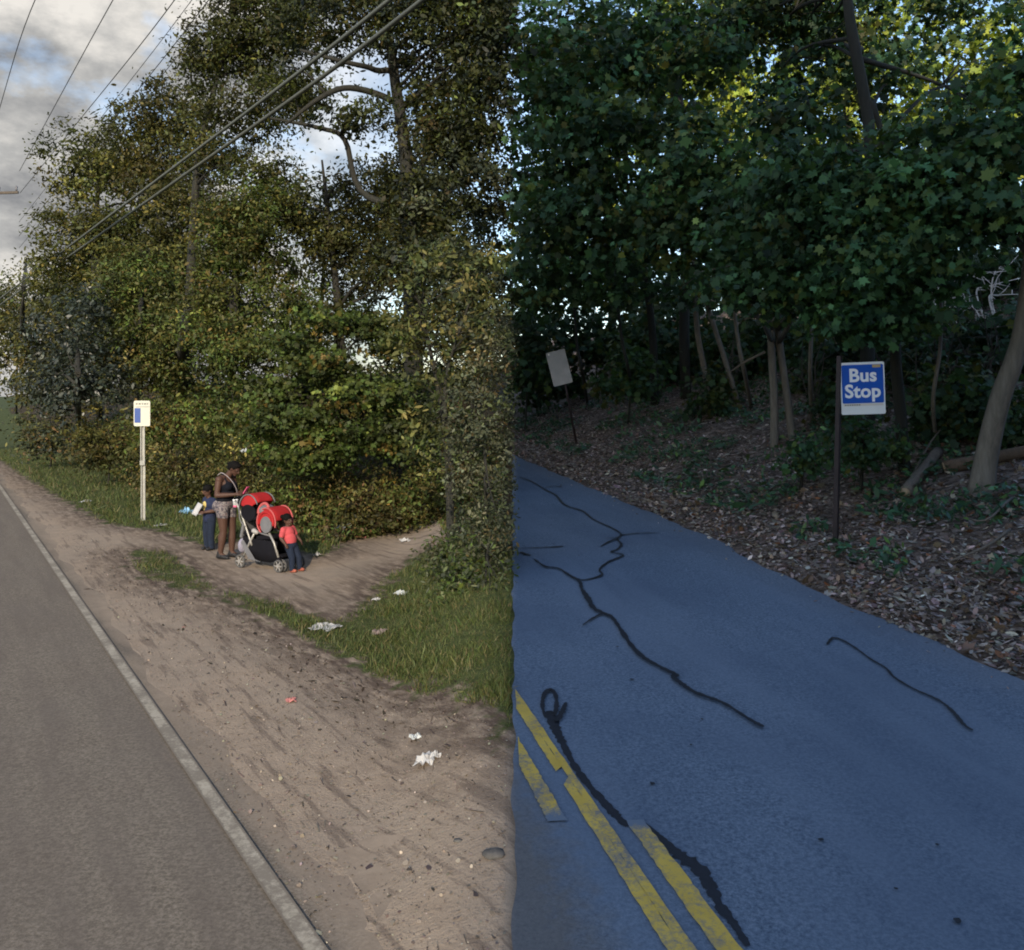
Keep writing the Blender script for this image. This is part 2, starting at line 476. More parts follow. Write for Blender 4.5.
# ================================================================== right-hand road
def zr(x, y): return 0.05 * y
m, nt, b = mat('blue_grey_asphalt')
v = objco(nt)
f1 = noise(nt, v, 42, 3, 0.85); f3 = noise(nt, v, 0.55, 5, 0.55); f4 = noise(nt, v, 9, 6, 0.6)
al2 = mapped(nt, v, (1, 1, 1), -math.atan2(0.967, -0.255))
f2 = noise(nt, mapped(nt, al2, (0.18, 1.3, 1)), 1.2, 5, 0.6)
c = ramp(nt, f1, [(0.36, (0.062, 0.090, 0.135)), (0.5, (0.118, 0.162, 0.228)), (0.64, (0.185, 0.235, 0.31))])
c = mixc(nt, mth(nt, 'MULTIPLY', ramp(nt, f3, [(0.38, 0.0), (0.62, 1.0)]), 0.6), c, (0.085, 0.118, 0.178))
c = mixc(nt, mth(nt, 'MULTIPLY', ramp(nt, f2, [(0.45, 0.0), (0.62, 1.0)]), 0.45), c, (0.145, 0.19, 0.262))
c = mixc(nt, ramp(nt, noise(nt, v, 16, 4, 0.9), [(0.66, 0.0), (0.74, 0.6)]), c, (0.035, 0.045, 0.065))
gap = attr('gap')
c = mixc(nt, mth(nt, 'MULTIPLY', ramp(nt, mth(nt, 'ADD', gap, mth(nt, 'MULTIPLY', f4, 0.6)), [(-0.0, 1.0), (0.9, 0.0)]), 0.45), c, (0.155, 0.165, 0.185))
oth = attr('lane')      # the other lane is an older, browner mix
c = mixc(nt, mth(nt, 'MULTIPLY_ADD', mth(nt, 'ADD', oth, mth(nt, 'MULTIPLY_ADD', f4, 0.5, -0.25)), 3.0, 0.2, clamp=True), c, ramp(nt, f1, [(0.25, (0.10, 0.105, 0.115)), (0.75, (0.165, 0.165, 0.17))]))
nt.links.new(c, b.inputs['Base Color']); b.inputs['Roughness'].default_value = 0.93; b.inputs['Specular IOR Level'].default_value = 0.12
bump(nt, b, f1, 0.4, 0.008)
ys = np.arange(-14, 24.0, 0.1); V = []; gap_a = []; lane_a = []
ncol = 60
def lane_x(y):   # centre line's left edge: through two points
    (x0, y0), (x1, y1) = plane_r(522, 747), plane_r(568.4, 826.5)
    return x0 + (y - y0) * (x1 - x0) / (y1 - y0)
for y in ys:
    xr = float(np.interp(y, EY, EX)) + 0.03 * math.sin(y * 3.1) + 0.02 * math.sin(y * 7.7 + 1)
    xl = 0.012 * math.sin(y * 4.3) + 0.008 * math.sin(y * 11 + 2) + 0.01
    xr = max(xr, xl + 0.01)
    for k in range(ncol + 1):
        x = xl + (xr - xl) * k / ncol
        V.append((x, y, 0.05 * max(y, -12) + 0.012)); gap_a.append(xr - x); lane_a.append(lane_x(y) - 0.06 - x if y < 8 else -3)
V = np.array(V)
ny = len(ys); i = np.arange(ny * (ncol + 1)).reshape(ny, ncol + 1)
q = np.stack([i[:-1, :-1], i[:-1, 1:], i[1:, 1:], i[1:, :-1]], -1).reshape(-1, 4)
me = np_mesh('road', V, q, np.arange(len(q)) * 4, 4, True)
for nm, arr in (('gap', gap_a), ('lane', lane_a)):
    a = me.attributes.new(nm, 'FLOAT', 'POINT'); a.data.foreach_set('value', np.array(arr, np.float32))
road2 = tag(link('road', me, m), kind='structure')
def on_r(px, py, lift=0.02):
    x, y = plane_r(px, py); return Vector((x, y, 0.05 * y + lift))
def quad_paint(pl, pr, lift, jag=0.006, n=40, fade=(0, 0)):
    """a painted stripe between two pixel edge lines, edges a little rough"""
    V, Fc = [], []
    a0, a1 = on_r(*pl[0], lift), on_r(*pl[1], lift); b0, b1 = on_r(*pr[0], lift), on_r(*pr[1], lift)
    for k in range(n + 1):
        t = k / n
        p = a0.lerp(a1, t); q = b0.lerp(b1, t)
        p.x += random.uniform(-jag, jag); q.x += random.uniform(-jag, jag)
        p.z = 0.05 * p.y + lift; q.z = 0.05 * q.y + lift
        V += [p, q]
    for k in range(n): Fc.append((2 * k, 2 * k + 1, 2 * k + 3, 2 * k + 2))
    me = faces_mesh('centre_line', V, Fc)
    a = me.attributes.new('worn', 'FLOAT', 'POINT')
    L_ = max((a1 - a0).length, .1)
    a.data.foreach_set('value', np.repeat([max(0, 1 - (k / n) * L_ / fade[0] if fade[0] else 0, 1 - (1 - k / n) * L_ / fade[1] if fade[1] else 0) for k in range(n + 1)], 2).astype(np.float32))
    return me
m, nt, b = mat('yellow_paint')
v = objco(nt)
w = noise(nt, v, 30, 8, 0.8)
c = ramp(nt, noise(nt, v, 4, 5), [(0.3, (0.50, 0.34, 0.05)), (0.7, (0.62, 0.44, 0.08))])
c = mixc(nt, ramp(nt, mth(nt, 'MULTIPLY_ADD', noise(nt, v, 2.2, 3), 0.5, mth(nt, 'MULTIPLY', w, 0.55)), [(0.50, 0.0), (0.62, 0.9)]), c, (0.12, 0.14, 0.175))
c = mixc(nt, mth(nt, 'MULTIPLY_ADD', mth(nt, 'ADD', N(nt, 'ShaderNodeAttribute', attribute_name='worn').outputs['Fac'], mth(nt, 'MULTIPLY', w, 0.9)), 4.0, -4.2, clamp=True), c, (0.115, 0.155, 0.215))
nt.links.new(c, b.inputs['Base Color']); b.inputs['Roughness'].default_value = 0.7
M_YEL = m
def ext(p, q, t): return (p[0] + (q[0] - p[0]) * t, p[1] + (q[1] - p[1]) * t)
la, lb = (521.8, 719.7), (651.9, 929.7); ra, rb = (521.8, 700.5), (679.3, 929.7)
def mid_(t, k=.55):
    a, c_ = ext(la, lb, t), ext(ra, rb, t); return (a[0] + (c_[0] - a[0]) * k, a[1] + (c_[1] - a[1]) * k)
bm = bmesh.new()
for pl_, pr_ in (((mid_(-.04), mid_(1.6)), (ext(ra, rb, -.04), ext(ra, rb, 1.6))), ((ext(la, lb, -.04), ext(la, lb, .262)), (mid_(-.04), mid_(.275))), ((ext(la, lb, .325), ext(la, lb, 1.6)), (mid_(.32), mid_(1.6)))):
    me = quad_paint(pl_, pr_, 0.022, .004); bm.from_mesh(me); bpy.data.meshes.remove(me)
link('centre_line', bm_mesh('centre_line', bm), M_YEL, road2)
me = quad_paint((ext((521.8, 773), (549, 826.5), -0.1), (548, 825)), (ext((521.8, 747), (568.4, 826.5), -0.1), (567, 824)), 0.022, fade=(0, .35))
link('centre_line', me, M_YEL, road2)
me = quad_paint(((626, 824), ext((624.5, 823.8), (698.5, 929.7), 2.4)), ((643, 823), ext((643.7, 823.8), (724.5, 929.7), 2.4)), 0.022, fade=(.3, 0))
link('centre_line', me, M_YEL, road2)

M_TAR = simple('tar', (0.012, 0.015, 0.024), 0.55, 0.3, 30, spec=0.3)
def tar(pts, widths, lift=0.026):
    """crack filler: a ribbon of uneven width poured along a crack; widths in picture-plane px are turned to metres there"""
    P = [on_r(*p, 0) for p in pts]
    Wd = [w / F * p.y for w, p in zip(widths, P)]
    C = curve_pts(P, 9)
    n = len(C); V, Fc = [], []
    for i, p in enumerate(C):
        t = (C[min(i + 1, n - 1)] - C[max(i - 1, 0)]); t.z = 0; t.normalize()
        s = Vector((t.y, -t.x, 0))
        # picture foreshortening: a strip seen end-on keeps its width, one seen sideways is wider on the ground
        w = np.interp(i / (n - 1) * (len(Wd) - 1), range(len(Wd)), Wd) * 0.5
        vs_ = 1.0 + 1.0 * abs(t.x)
        w *= vs_ * random.uniform(0.62, 1.25)
        if i in (0, n - 1): w *= 0.5
        for sg in (-1, 1):
            q = p + s * sg * w; q.z = 0.05 * q.y + lift; V.append(q)
    for i in range(n - 1): Fc.append((2 * i, 2 * i + 1, 2 * i + 3, 2 * i + 2))
    me = faces_mesh('crack_sealant', V, Fc)
    return link('crack_sealant', me, M_TAR, road2)
def z7(*p): return [(515 + x / 3.96, 440 + y / 3.96) for x, y in p]
def zb(*p): return [(515 + x / 3.652, 680 + y / 3.652) for x, y in p]
tar(z7((20, 152), (60, 166), (95, 185), (120, 202), (160, 222), (185, 252), (210, 268), (270, 288), (310, 320), (385, 355), (420, 380), (405, 398), (421, 420), (405, 440), (382, 450), (428, 463), (370, 490), (335, 520), (345, 540), (310, 555), (265, 562), (248, 556)), [1.4, 1.6, 2.2, 2, 2.2, 2.6, 2.6, 2.6, 2.2, 2, 2.6, 2.4, 2.6, 2, 2, 2.4, 2.2, 2.4, 2.4, 2, 1.8, 1.6])
tar(z7((118, 195), (150, 187), (176, 190), (184, 181)), [1.2, 1, 1.4, 1.2], 0.029)
tar(z7((415, 384), (480, 376), (566, 374)), [1.8, 1.4, 1], 0.029)
tar(z7((407, 397), (372, 410), (338, 429)), [2, 2, 1.2], 0.029)
tar(z7((410, 394), (358, 397)), [1.4, 1], 0.031)
tar(z7((15, 436), (100, 432), (155, 430), (192, 427)), [1.0, 1.1, 2.2, 1.8])
tar(z7((22, 450), (40, 458), (62, 463)), [3.4, 3.6, 2])
tar(z7((76, 480), (120, 510), (170, 517), (215, 545), (255, 570), (265, 600), (290, 640), (310, 675), (350, 697), (385, 715), (420, 765), (460, 825), (510, 875), (580, 915), (640, 945)) + zb((575, 0), (610, 28), (660, 60), (760, 98), (850, 155), (908, 187)), [2, 2.4, 2.4, 3, 3.6, 3.4, 6, 4.4, 4, 4, 4.8, 5, 4.6, 4.4, 4.2, 4, 5, 5, 4, 4, 4.4], 0.032)
tar(z7((343, 698), (305, 718), (268, 744)), [2.2, 2, 1], 0.029)
tar([(827, 647), (833, 640.5), (843, 643), (856, 651), (871, 662), (886, 671), (894, 680), (913, 691.5), (938, 703), (952, 714), (964, 728), (973, 734)], [2, 2.2, 2.4, 2.6, 2.6, 2.6, 3, 3.2, 3.4, 3.6, 3.8, 3])
tar(zb((112, 150), (100, 105), (108, 62), (128, 47), (146, 62), (152, 95), (147, 140)), [3.5, 4, 4, 4, 4, 4.5, 5], 0.026)
tar(zb((186, 95), (172, 130), (150, 165)), [3.5, 5, 5], 0.029)
tar(zb((125, 120), (150, 190), (175, 240), (210, 310), (262, 385), (310, 440), (365, 500), (410, 545)), [9, 10, 7, 6, 7, 7, 8, 5], 0.017)
tar(zb((478, 535), (530, 590), (600, 650), (670, 700), (715, 770), (750, 840), (800, 905), (850, 985)), [2, 7, 11, 14, 12, 10, 9, 8], 0.018)
for px, py, w in ((617.5, 649, 3), (632, 682, 3.5), (652, 787, 5), (821, 843.5, 5), (937, 848.5, 4), (957, 925, 8), (579, 557, 2), (702, 722, 3), (691, 748, 2.5), (728, 598, 2), (896, 893, 3.5)):
    p = on_r(px, py, 0.024); r = w / F * p.y * 0.55
    V = [p + Vector((math.cos(a) * r * random.uniform(0.7, 1.3), math.sin(a) * r * random.uniform(0.7, 1.4), 0.0)) for a in np.linspace(0, 2 * math.pi, 10)[:-1]]
    for q in V: q.z = 0.05 * q.y + 0.024
    link('tar_spot', faces_mesh('tar_spot', V, [tuple(range(9))]), M_TAR, road2)

# ================================================================== unseen mound added behind the viewer to keep sun off the right half
def add_sun_block():
    xs = np.concatenate([[-0.06, -0.03], np.linspace(0.3, 60, 60)]); ys = np.linspace(-7.0, -90, 40)
    V = []
    for yv in ys:
        for xv in xs:
            top = 21.5 + 1.2 * math.sin(xv * 0.5) + 0.9 * math.sin(xv * 1.3 + 1) + 0.04 * (-7 - yv)
            z = top if yv < -7.9 else top * 0.985
            if yv > -7.05: z = -0.6
            if xv < -0.04: z = -0.6
            V.append((xv, yv + (0.5 * math.sin(xv * 0.8) if yv > -20 else 0), z))
    nx = len(xs); Fc = []
    for a in range(len(ys) - 1):
        for k in range(nx - 1):
            Fc.append((a * nx + k, (a + 1) * nx + k, (a + 1) * nx + k + 1, a * nx + k + 1))
    me = faces_mesh('sun_block', V, Fc)
    return tag(link('sun_block', me, simple('sun_block_earth', (0.06, 0.055, 0.035), 0.95, 0.5, 0.8)), kind='structure')
add_sun_block()
# ================================================================== foliage
SHAPES = {
    'oval': np.array([(0, -.5), (.2, -.22), (.23, .1), (0, .5), (-.23, .1), (-.2, -.22)]),
    'lance': np.array([(0, -.5), (.14, -.05), (0, .5), (-.14, -.05)]),
    'diamond': np.array([(0, -.5), (.27, -.05), (0, .5), (-.27, -.05)]),
    'maple': np.array([(0, -.36), (.2, -.46), (.2, -.24), (.5, -.14), (.34, .02), (.46, .26), (.17, .2), (0, .56),
                       (-.17, .2), (-.46, .26), (-.34, .02), (-.5, -.14), (-.2, -.24), (-.2, -.46)]),
    'blade': np.array([(-.5, 0), (.5, 0), (.22, .6), (0.06, 1.0)]),
}
def unit(v): return v / (np.linalg.norm(v, axis=-1, keepdims=True) + 1e-9)

def leaf_cloud(name, pos, nrm, size, shape, col, droop=None, fold=0.18, tang=None):
    K = SHAPES[shape]; k = len(K); n = len(pos)
    nrm = unit(nrm)
    r = tang if tang is not None else rng.normal(size=(n, 3)) + (np.array([0, 0, -0.8]) if droop else 0)
    v = unit(r - nrm * np.sum(r * nrm, -1, keepdims=True))
    u = np.cross(v, nrm)
    s = np.asarray(size).reshape(-1, 1, 1)
    x = K[:, 0].reshape(1, k, 1) * rng.uniform(.62, 1.12, (n, 1, 1)); y = K[:, 1].reshape(1, k, 1)
    P = pos[:, None, :] + s * (x * u[:, None, :] + y * v[:, None, :] - fold * rng.uniform(.2, 2.6, (n, 1, 1)) * (np.abs(x) + 0.6 * y * y) * nrm[:, None, :])
    me = np_mesh(name, P.reshape(-1, 3), np.arange(n * k), np.arange(n) * k, k)
    c = np.ones((n, k, 4), np.float32); c[:, :, :3] = np.clip(col, 0.004, 1)[:, None, :]
    a = me.color_attributes.new('tint', 'FLOAT_COLOR', 'POINT')
    a.data.foreach_set('color', c.ravel())
    return me

def tints(n, palette, jit=0.22):
    """palette: list of (weight, rgb)"""
    w = np.array([p[0] for p in palette], float); w /= w.sum()
    pc = np.array([p[1] for p in palette])
    c = pc[rng.choice(len(pc), n, p=w)]
    return c * np.exp(rng.normal(0, jit, (n, 1))) * (1 + rng.normal(0, 0.06, (n, 3)))

def in_ball(n, surf=0.45):
    d = unit(rng.normal(size=(n, 3)))
    return d * (rng.random((n, 1)) ** surf)

def crown(ells, nleaf, size, shape, palette, clump=0.35, per=28, up=0.7, surf=0.45, flat_=0.6, xlim=None, view=0.0, cj=0.25):
    """leaf clumps spread through a set of ellipsoids (c, r); returns arrays and the clump centres"""
    vol = np.array([e[1][0] * e[1][1] * e[1][2] for e in ells]) ** 0.75; vol /= vol.sum()
    P, Nn, Cc, cents = [], [], [], []
    for (c, r), f in zip(ells, vol):
        nc = max(3, int(nleaf * f / per))
        o = in_ball(nc, surf); cc = np.array(c) + o * np.array(r) * np.where(rng.random((nc, 1)) < .22, rng.uniform(1.0, 1.28, (nc, 1)), 1.0)
        cents.append(cc)
        csz = clump * np.exp(rng.normal(0, 0.33, nc))
        ct = np.exp(rng.normal(0, cj, nc))
        m = np.maximum(4, rng.poisson(per, nc))
        idx = np.repeat(np.arange(nc), m)
        lp = rng.normal(size=(len(idx), 3)) * np.array([1, 1, flat_]) * csz[idx][:, None] * 0.75 + cc[idx]
        out = unit(lp - np.array(c))
        nn = out * 0.5 + np.array([0, -view, up]) + rng.normal(0, 0.7, (len(idx), 3))
        pal = [palette[j] for j in range(len(palette))]
        # a clump leans to one tint of the palette, single leaves stray from it
        w = np.array([p[0] for p in pal], float); w /= w.sum()
        pc = np.array([p[1] for p in pal])
        base = pc[rng.choice(len(pc), nc, p=w)]
        own = pc[rng.choice(len(pc), len(idx), p=w)]
        mixv = rng.random((len(idx), 1)) ** 1.5
        cl = (base[idx] * (1 - mixv) + own * mixv) * ct[idx][:, None] * np.exp(rng.normal(0, 0.2, (len(idx), 1)))
        P.append(lp); Nn.append(nn); Cc.append(cl)
    P = np.concatenate(P); Nn = np.concatenate(Nn); Cc = np.concatenate(Cc); cents = np.concatenate(cents)
    keep = P[:, 2] > H(P[:, 0], P[:, 1]) + 0.03
    if xlim is not None: keep &= (P[:, 0] * xlim > -0.010 * np.abs(P[:, 1]) * rng.random(len(P)))
    P, Nn, Cc = P[keep], Nn[keep], Cc[keep]
    S = size * np.clip(np.exp(rng.normal(-.05, 0.36, len(P))), .35, 1.55)
    return P, Nn, S, Cc, cents

M_LEAF = leaf_mat('leaf')
M_LEAF_THICK = leaf_mat('waxy_leaf', 0.12, 0.4, 0.4)
M_BARK = bark_mat('bark', (0.008, 0.007, 0.006), (0.024, 0.019, 0.015))
M_BARK_PALE = bark_mat('pale_bark', (0.10, 0.085, 0.07), (0.24, 0.205, 0.17))

def px_ell(px, py, Y, rx, ry, rY):
    c = at(px, py, Y); return ((c.x, c.y, c.z), (rx / F * Y, rY, ry / F * Y))

def plant(name, label, cat, base, stems, ells, nleaf, size, shape, palette, nlimb=10, limb_r=0.05, trunk='trunk', mt=None, ml=None, group=None, **kw):
    """stems: list of (world points, radii); limbs leave a stem for clump centres of the crown"""
    t = thing(name, label, cat, base, 0, group)
    P, Nn, S, C, cents = crown(ells, nleaf, size, shape, palette, **kw)
    paths = [([Vector(p) - base for p in curve_pts(st, 5)], None, st, r) for st, r in stems]
    tub = []
    for pts, _, st, r in paths:
        n = len(pts)
        tub.append((pts, list(np.interp(np.linspace(0, 1, n), np.linspace(0, 1, len(r)), r))))
    zt_ = max(p.z for pts, _ in tub for p in pts) * .42
    allp = [(p, rr) for pts, rad in tub for p, rr in zip(pts, rad) if p.z > zt_]
    if nlimb and len(cents):
        for j in rng.choice(len(cents), min(nlimb, len(cents)), replace=False):
            c = Vector(cents[j]) - base
            if kw.get('xlim') and cents[j][0] * kw['xlim'] < 0.05: continue
            # leave from a stem point lower than the clump
            best = min(allp, key=lambda q: (q[0] - c).length + (3.0 if q[0].z > c.z - 0.1 else 0) + random.random() * 0.8)
            a, rr = best
            midp = a.lerp(c, 0.5) + Vector((random.uniform(-.15, .15), random.uniform(-.15, .15), (c - a).length * random.uniform(-.02, .16)))
            pts = curve_pts([a, midp, c], 4)
            r0 = min(rr * 0.75, limb_r * random.uniform(0.7, 1.3))
            tub.append((pts, list(np.linspace(r0, r0 * 0.22, len(pts)))))
            for kx in range(2):
                e = pts[5] + Vector((random.gauss(0, .5), random.gauss(0, .5), random.gauss(.25, .35))) * (c - a).length * 0.3
                tub.append(([pts[5], pts[5].lerp(e, .5) + Vector((0, 0, .05)), e], [r0 * .45, r0 * .3, r0 * .12]))
    link(trunk, tubes_mesh(trunk, tub, 7), mt or M_BARK, t)
    me = leaf_cloud('crown', P - np.array(base), Nn, S, shape, C, droop=True)
    link('crown' if cat == 'tree' else 'foliage', me, ml or M_LEAF, t)
    return t

def stem_px(base, pts, r):
    """stem from the ground point through picture points given with their depth"""
    return ([base - Vector((0, 0, 0.15))] + [at(*p) for p in pts], r)

G_MID = [(4, (0.042, 0.058, 0.018)), (3, (0.028, 0.042, 0.015)), (2, (0.062, 0.070, 0.022)), (.25, (0.055, 0.045, 0.02))]
G_OLIVE = [(4, (0.054, 0.062, 0.021)), (3, (0.036, 0.046, 0.017)), (1.5, (0.082, 0.077, 0.026)), (.25, (0.06, 0.046, 0.02))]
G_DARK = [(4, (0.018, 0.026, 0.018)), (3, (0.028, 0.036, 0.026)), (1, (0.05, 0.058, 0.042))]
G_BROWN = [(4, (0.034, 0.041, 0.014)), (2, (0.046, 0.042, 0.016)), (3, (0.024, 0.032, 0.012)), (.25, (0.055, 0.042, 0.018))]
G_FRESH = [(4, (0.046, 0.082, 0.022)), (3, (0.034, 0.060, 0.020)), (1.5, (0.075, 0.100, 0.028)), (.4, (0.12, 0.09, 0.03))]
G_YEL = [(4, (0.105, 0.092, 0.032)), (4, (0.070, 0.074, 0.028)), (1.2, (0.15, 0.105, 0.040)), (3, (0.045, 0.055, 0.024))]
G_GREY = [(4, (0.068, 0.078, 0.050)), (3, (0.050, 0.060, 0.038)), (1.5, (0.10, 0.10, 0.06)), (.6, (0.12, 0.085, 0.035))]
G_BRUSH = [(4, (0.060, 0.068, 0.026)), (3, (0.044, 0.055, 0.022)), (2, (0.085, 0.075, 0.032)), (.8, (0.09, 0.056, 0.032)), (.10, (0.22, 0.15, 0.04))]

G_YEL[:] = [(w_, (c_[0] * .88, c_[1] * 1.04, c_[2] * .95)) for w_, c_ in G_YEL]
for _p in (G_MID, G_OLIVE, G_BROWN, G_FRESH, G_BRUSH):
    _p[:] = [(w_, (c_[0] * 1.26, c_[1] * 1.12, c_[2] * .88)) for w_, c_ in _p]
def g(px, py): return ground(px, py)
L = -1
# ---------------------------------------------------------------- the wooded slope on the left
def left_tree(label, bx, by, stem, ells, n, size, pal, shape='oval', name='broadleaf_tree', **kw):
    kw['per'] = kw.get('per', 28) * 2.6; kw.setdefault('cj', .38)
    b_ = g(bx, by)
    return plant(name, label, 'tree', b_, [stem_px(b_, s[0], s[1]) for s in stem], [px_ell(*e) for e in ells], int(n * (4.4 if by < 425 else 3.2)), size * (0.72 if by < 425 else .84), shape, pal, xlim=L, **kw)

left_tree('small yellow-green tree at the far end of the wood, under the overhead cables', 16, 420, [([(18, 330, 52)], [.12, .05])],
          [(16, 302, 52, 30, 30, 2.0), (34, 282, 52, 18, 18, 1.2), (4, 320, 52, 24, 30, 1.6)], 1500, .24, G_YEL[1:] + G_OLIVE, clump=.5)
left_tree('broad round-topped tree standing out against the clouds at the left end of the wood', 100, 420, [([(98, 330, 34), (95, 240, 34), (100, 170, 34)], [.22, .18, .12, .05])],
          [(75, 168, 34, 28, 34, 1.8), (112, 160, 34, 34, 44, 2.0), (80, 245, 34, 42, 50, 2.4), (135, 230, 34, 44, 66, 2.4), (66, 285, 34, 32, 40, 1.6), (110, 310, 34, 52, 42, 2.4), (160, 300, 33, 40, 48, 2)], 9000, .21, G_OLIVE + G_MID, clump=.42, nlimb=16)
left_tree('thin-crowned tree whose ragged top leans left towards the wires', 165, 410, [([(166, 320, 32), (160, 220, 32), (150, 140, 32)], [.18, .14, .1, .03])],
          [(140, 122, 32, 30, 20, 1.2), (165, 112, 32, 26, 34, 1.3), (150, 165, 32, 40, 34, 1.6), (190, 140, 32, 26, 40, 1.5), (185, 205, 31, 42, 46, 1.8), (165, 260, 31, 40, 40, 1.8)], 6000, .19, G_BROWN + G_OLIVE, clump=.36, nlimb=16)
left_tree('tall dark-trunked tree with its top cut off by the upper edge, right of the clouds', 186, 400, [([(183, 352, 27), (190, 300, 27), (193, 235, 27), (200, 150, 27), (222, 60, 27), (240, -10, 27)], [.22, .17, .15, .13, .10, .07, .05])],
          [(235, 40, 27, 46, 40, 1.8), (200, 62, 27, 24, 34, 1.2), (285, 30, 27, 46, 42, 1.8), (245, 110, 27, 48, 26, 1.8), (215, 160, 27, 30, 22, 1.4), (290, 100, 26, 34, 24, 1.4), (260, -20, 27, 70, 30, 2), (262, 172, 26, 30, 24, 1.4)], 9000, .16, G_BROWN + G_MID, clump=.32, nlimb=22)
left_tree('biggest tree of the wood, with dark arching limbs across the sky gaps', 415, 430, [
    ([(412, 330, 22), (410, 230, 22), (405, 150, 22), (395, 80, 22), (385, 0, 22)], [.24, .21, .18, .16, .13, .1]),
    ([(412, 240, 22), (402, 120, 22), (390, 100, 22), (350, 88, 21.5), (320, 98, 21), (285, 125, 21)], [.2, .14, .09, .085, .075, .06, .03]),
    ([(412, 240, 22), (398, 88, 22), (375, 70, 21.6), (345, 62, 21), (300, 50, 21)], [.2, .14, .085, .07, .055, .03]),
    ([(412, 240, 22), (360, 190, 22), (345, 140, 21.8), (320, 128, 21.6), (270, 118, 21.4)], [.2, .12, .075, .065, .055, .03])],
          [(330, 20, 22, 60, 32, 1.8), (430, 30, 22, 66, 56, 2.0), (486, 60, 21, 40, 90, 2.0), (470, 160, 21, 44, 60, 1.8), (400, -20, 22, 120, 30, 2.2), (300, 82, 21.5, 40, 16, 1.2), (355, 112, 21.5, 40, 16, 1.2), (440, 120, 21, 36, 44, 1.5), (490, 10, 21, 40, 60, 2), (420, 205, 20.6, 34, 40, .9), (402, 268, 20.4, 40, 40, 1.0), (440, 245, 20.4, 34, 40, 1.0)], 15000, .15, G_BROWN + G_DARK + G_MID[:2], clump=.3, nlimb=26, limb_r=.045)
left_tree('brownish thin tree in the middle of the wood below the large sky gaps', 345, 420, [([(340, 330, 26), (330, 230, 26), (322, 160, 26)], [.15, .12, .09, .03])],
          [(385, 190, 26, 46, 34, 1.6), (425, 215, 25, 40, 46, 1.6), (345, 240, 26, 36, 34, 1.5), (290, 215, 26, 30, 18, 1.4), (400, 260, 25, 46, 34, 1.6)], 6000, .16, G_BROWN + G_OLIVE, clump=.32, nlimb=16)
left_tree('leafy vine-hung tree in the middle of the wood', 232, 420, [([(232, 340, 25), (236, 270, 25), (232, 200, 25)], [.16, .13, .10, .04])],
          [(225, 240, 25, 34, 44, 1.6), (255, 215, 25, 36, 34, 1.5), (262, 260, 24.5, 30, 40, 1.4), (215, 300, 25, 36, 40, 1.5), (240, 345, 24, 46, 40, 1.6), (295, 305, 24, 34, 26, 1.4)], 8000, .15, G_FRESH + G_OLIVE, clump=.32)
left_tree('yellowish tree behind the dark evergreen bush', 140, 415, [([(140, 340, 29), (142, 280, 29)], [.14, .1, .05])],
          [(140, 290, 29, 44, 36, 1.8), (165, 345, 28, 46, 44, 1.8), (130, 345, 29, 34, 40, 1.6)], 5500, .17, G_OLIVE + G_YEL[1:3] + G_FRESH, clump=.34)
for k_, (bx, by, Y, lab, ells, pal) in enumerate([
    (110, 395, 42, 'olive tree at the back of the wood, behind the round-topped tree', [(80, 320, 42, 40, 70, 2.4), (130, 270, 42, 46, 60, 2.4), (130, 360, 42, 60, 40, 2.4), (90, 385, 38, 60, 26, 2.0)], G_OLIVE),
    (22, 405, 47, 'olive tree mass at the far left end of the wood by the roadside', [(16, 350, 47, 40, 40, 2.4), (44, 375, 46, 40, 36, 2.4), (50, 320, 47, 30, 40, 2.2)], G_OLIVE),
    (215, 390, 40, 'tree at the back of the wood, left of the small middle sky gap', [(190, 290, 40, 46, 60, 2.4), (240, 300, 40, 36, 60, 2.2), (210, 360, 40, 60, 40, 2.4), (180, 385, 36, 60, 26, 2.0), (230, 230, 40, 36, 30, 2.0)], G_MID + G_OLIVE),
    (320, 390, 39, 'tree at the back of the wood, right of the small middle sky gap', [(345, 300, 39, 40, 50, 2.4), (300, 350, 39, 60, 44, 2.4), (360, 245, 39, 36, 40, 2.2), (330, 190, 39, 26, 20, 1.5), (290, 205, 39, 34, 40, 1.6), (318, 255, 38, 34, 40, 1.6)], G_BROWN + G_MID),
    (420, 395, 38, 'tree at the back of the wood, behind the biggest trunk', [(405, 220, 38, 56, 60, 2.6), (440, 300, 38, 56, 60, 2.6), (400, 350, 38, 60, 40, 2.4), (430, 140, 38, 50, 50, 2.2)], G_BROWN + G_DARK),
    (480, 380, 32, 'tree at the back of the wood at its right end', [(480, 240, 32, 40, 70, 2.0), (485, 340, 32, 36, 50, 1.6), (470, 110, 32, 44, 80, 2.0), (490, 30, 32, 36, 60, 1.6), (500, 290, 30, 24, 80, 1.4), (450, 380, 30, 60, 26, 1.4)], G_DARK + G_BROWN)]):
    left_tree(lab, bx, by, [([(bx, 340, Y), (bx + 4, 260, Y)], [.16, .12, .06])], ells, 3400, .25, pal, clump=.5)
plant('evergreen_bush', 'dark blue-green rounded bush behind the grey-posted sign, left edge of the wood', 'bush', g(78, 432), [stem_px(g(78, 432), [(78, 400, 27), (78, 340, 27)], [.12, .1, .05])],
      [px_ell(75, 335, 27, 46, 44, 1.6), px_ell(48, 372, 27, 28, 40, 1.2), px_ell(106, 370, 26.5, 32, 40, 1.4), px_ell(76, 392, 26, 50, 30, 1.5), px_ell(90, 310, 27, 26, 26, 1)], 8000, .13, 'oval', G_DARK, clump=.3, xlim=L, ml=M_LEAF_THICK, trunk='stem')
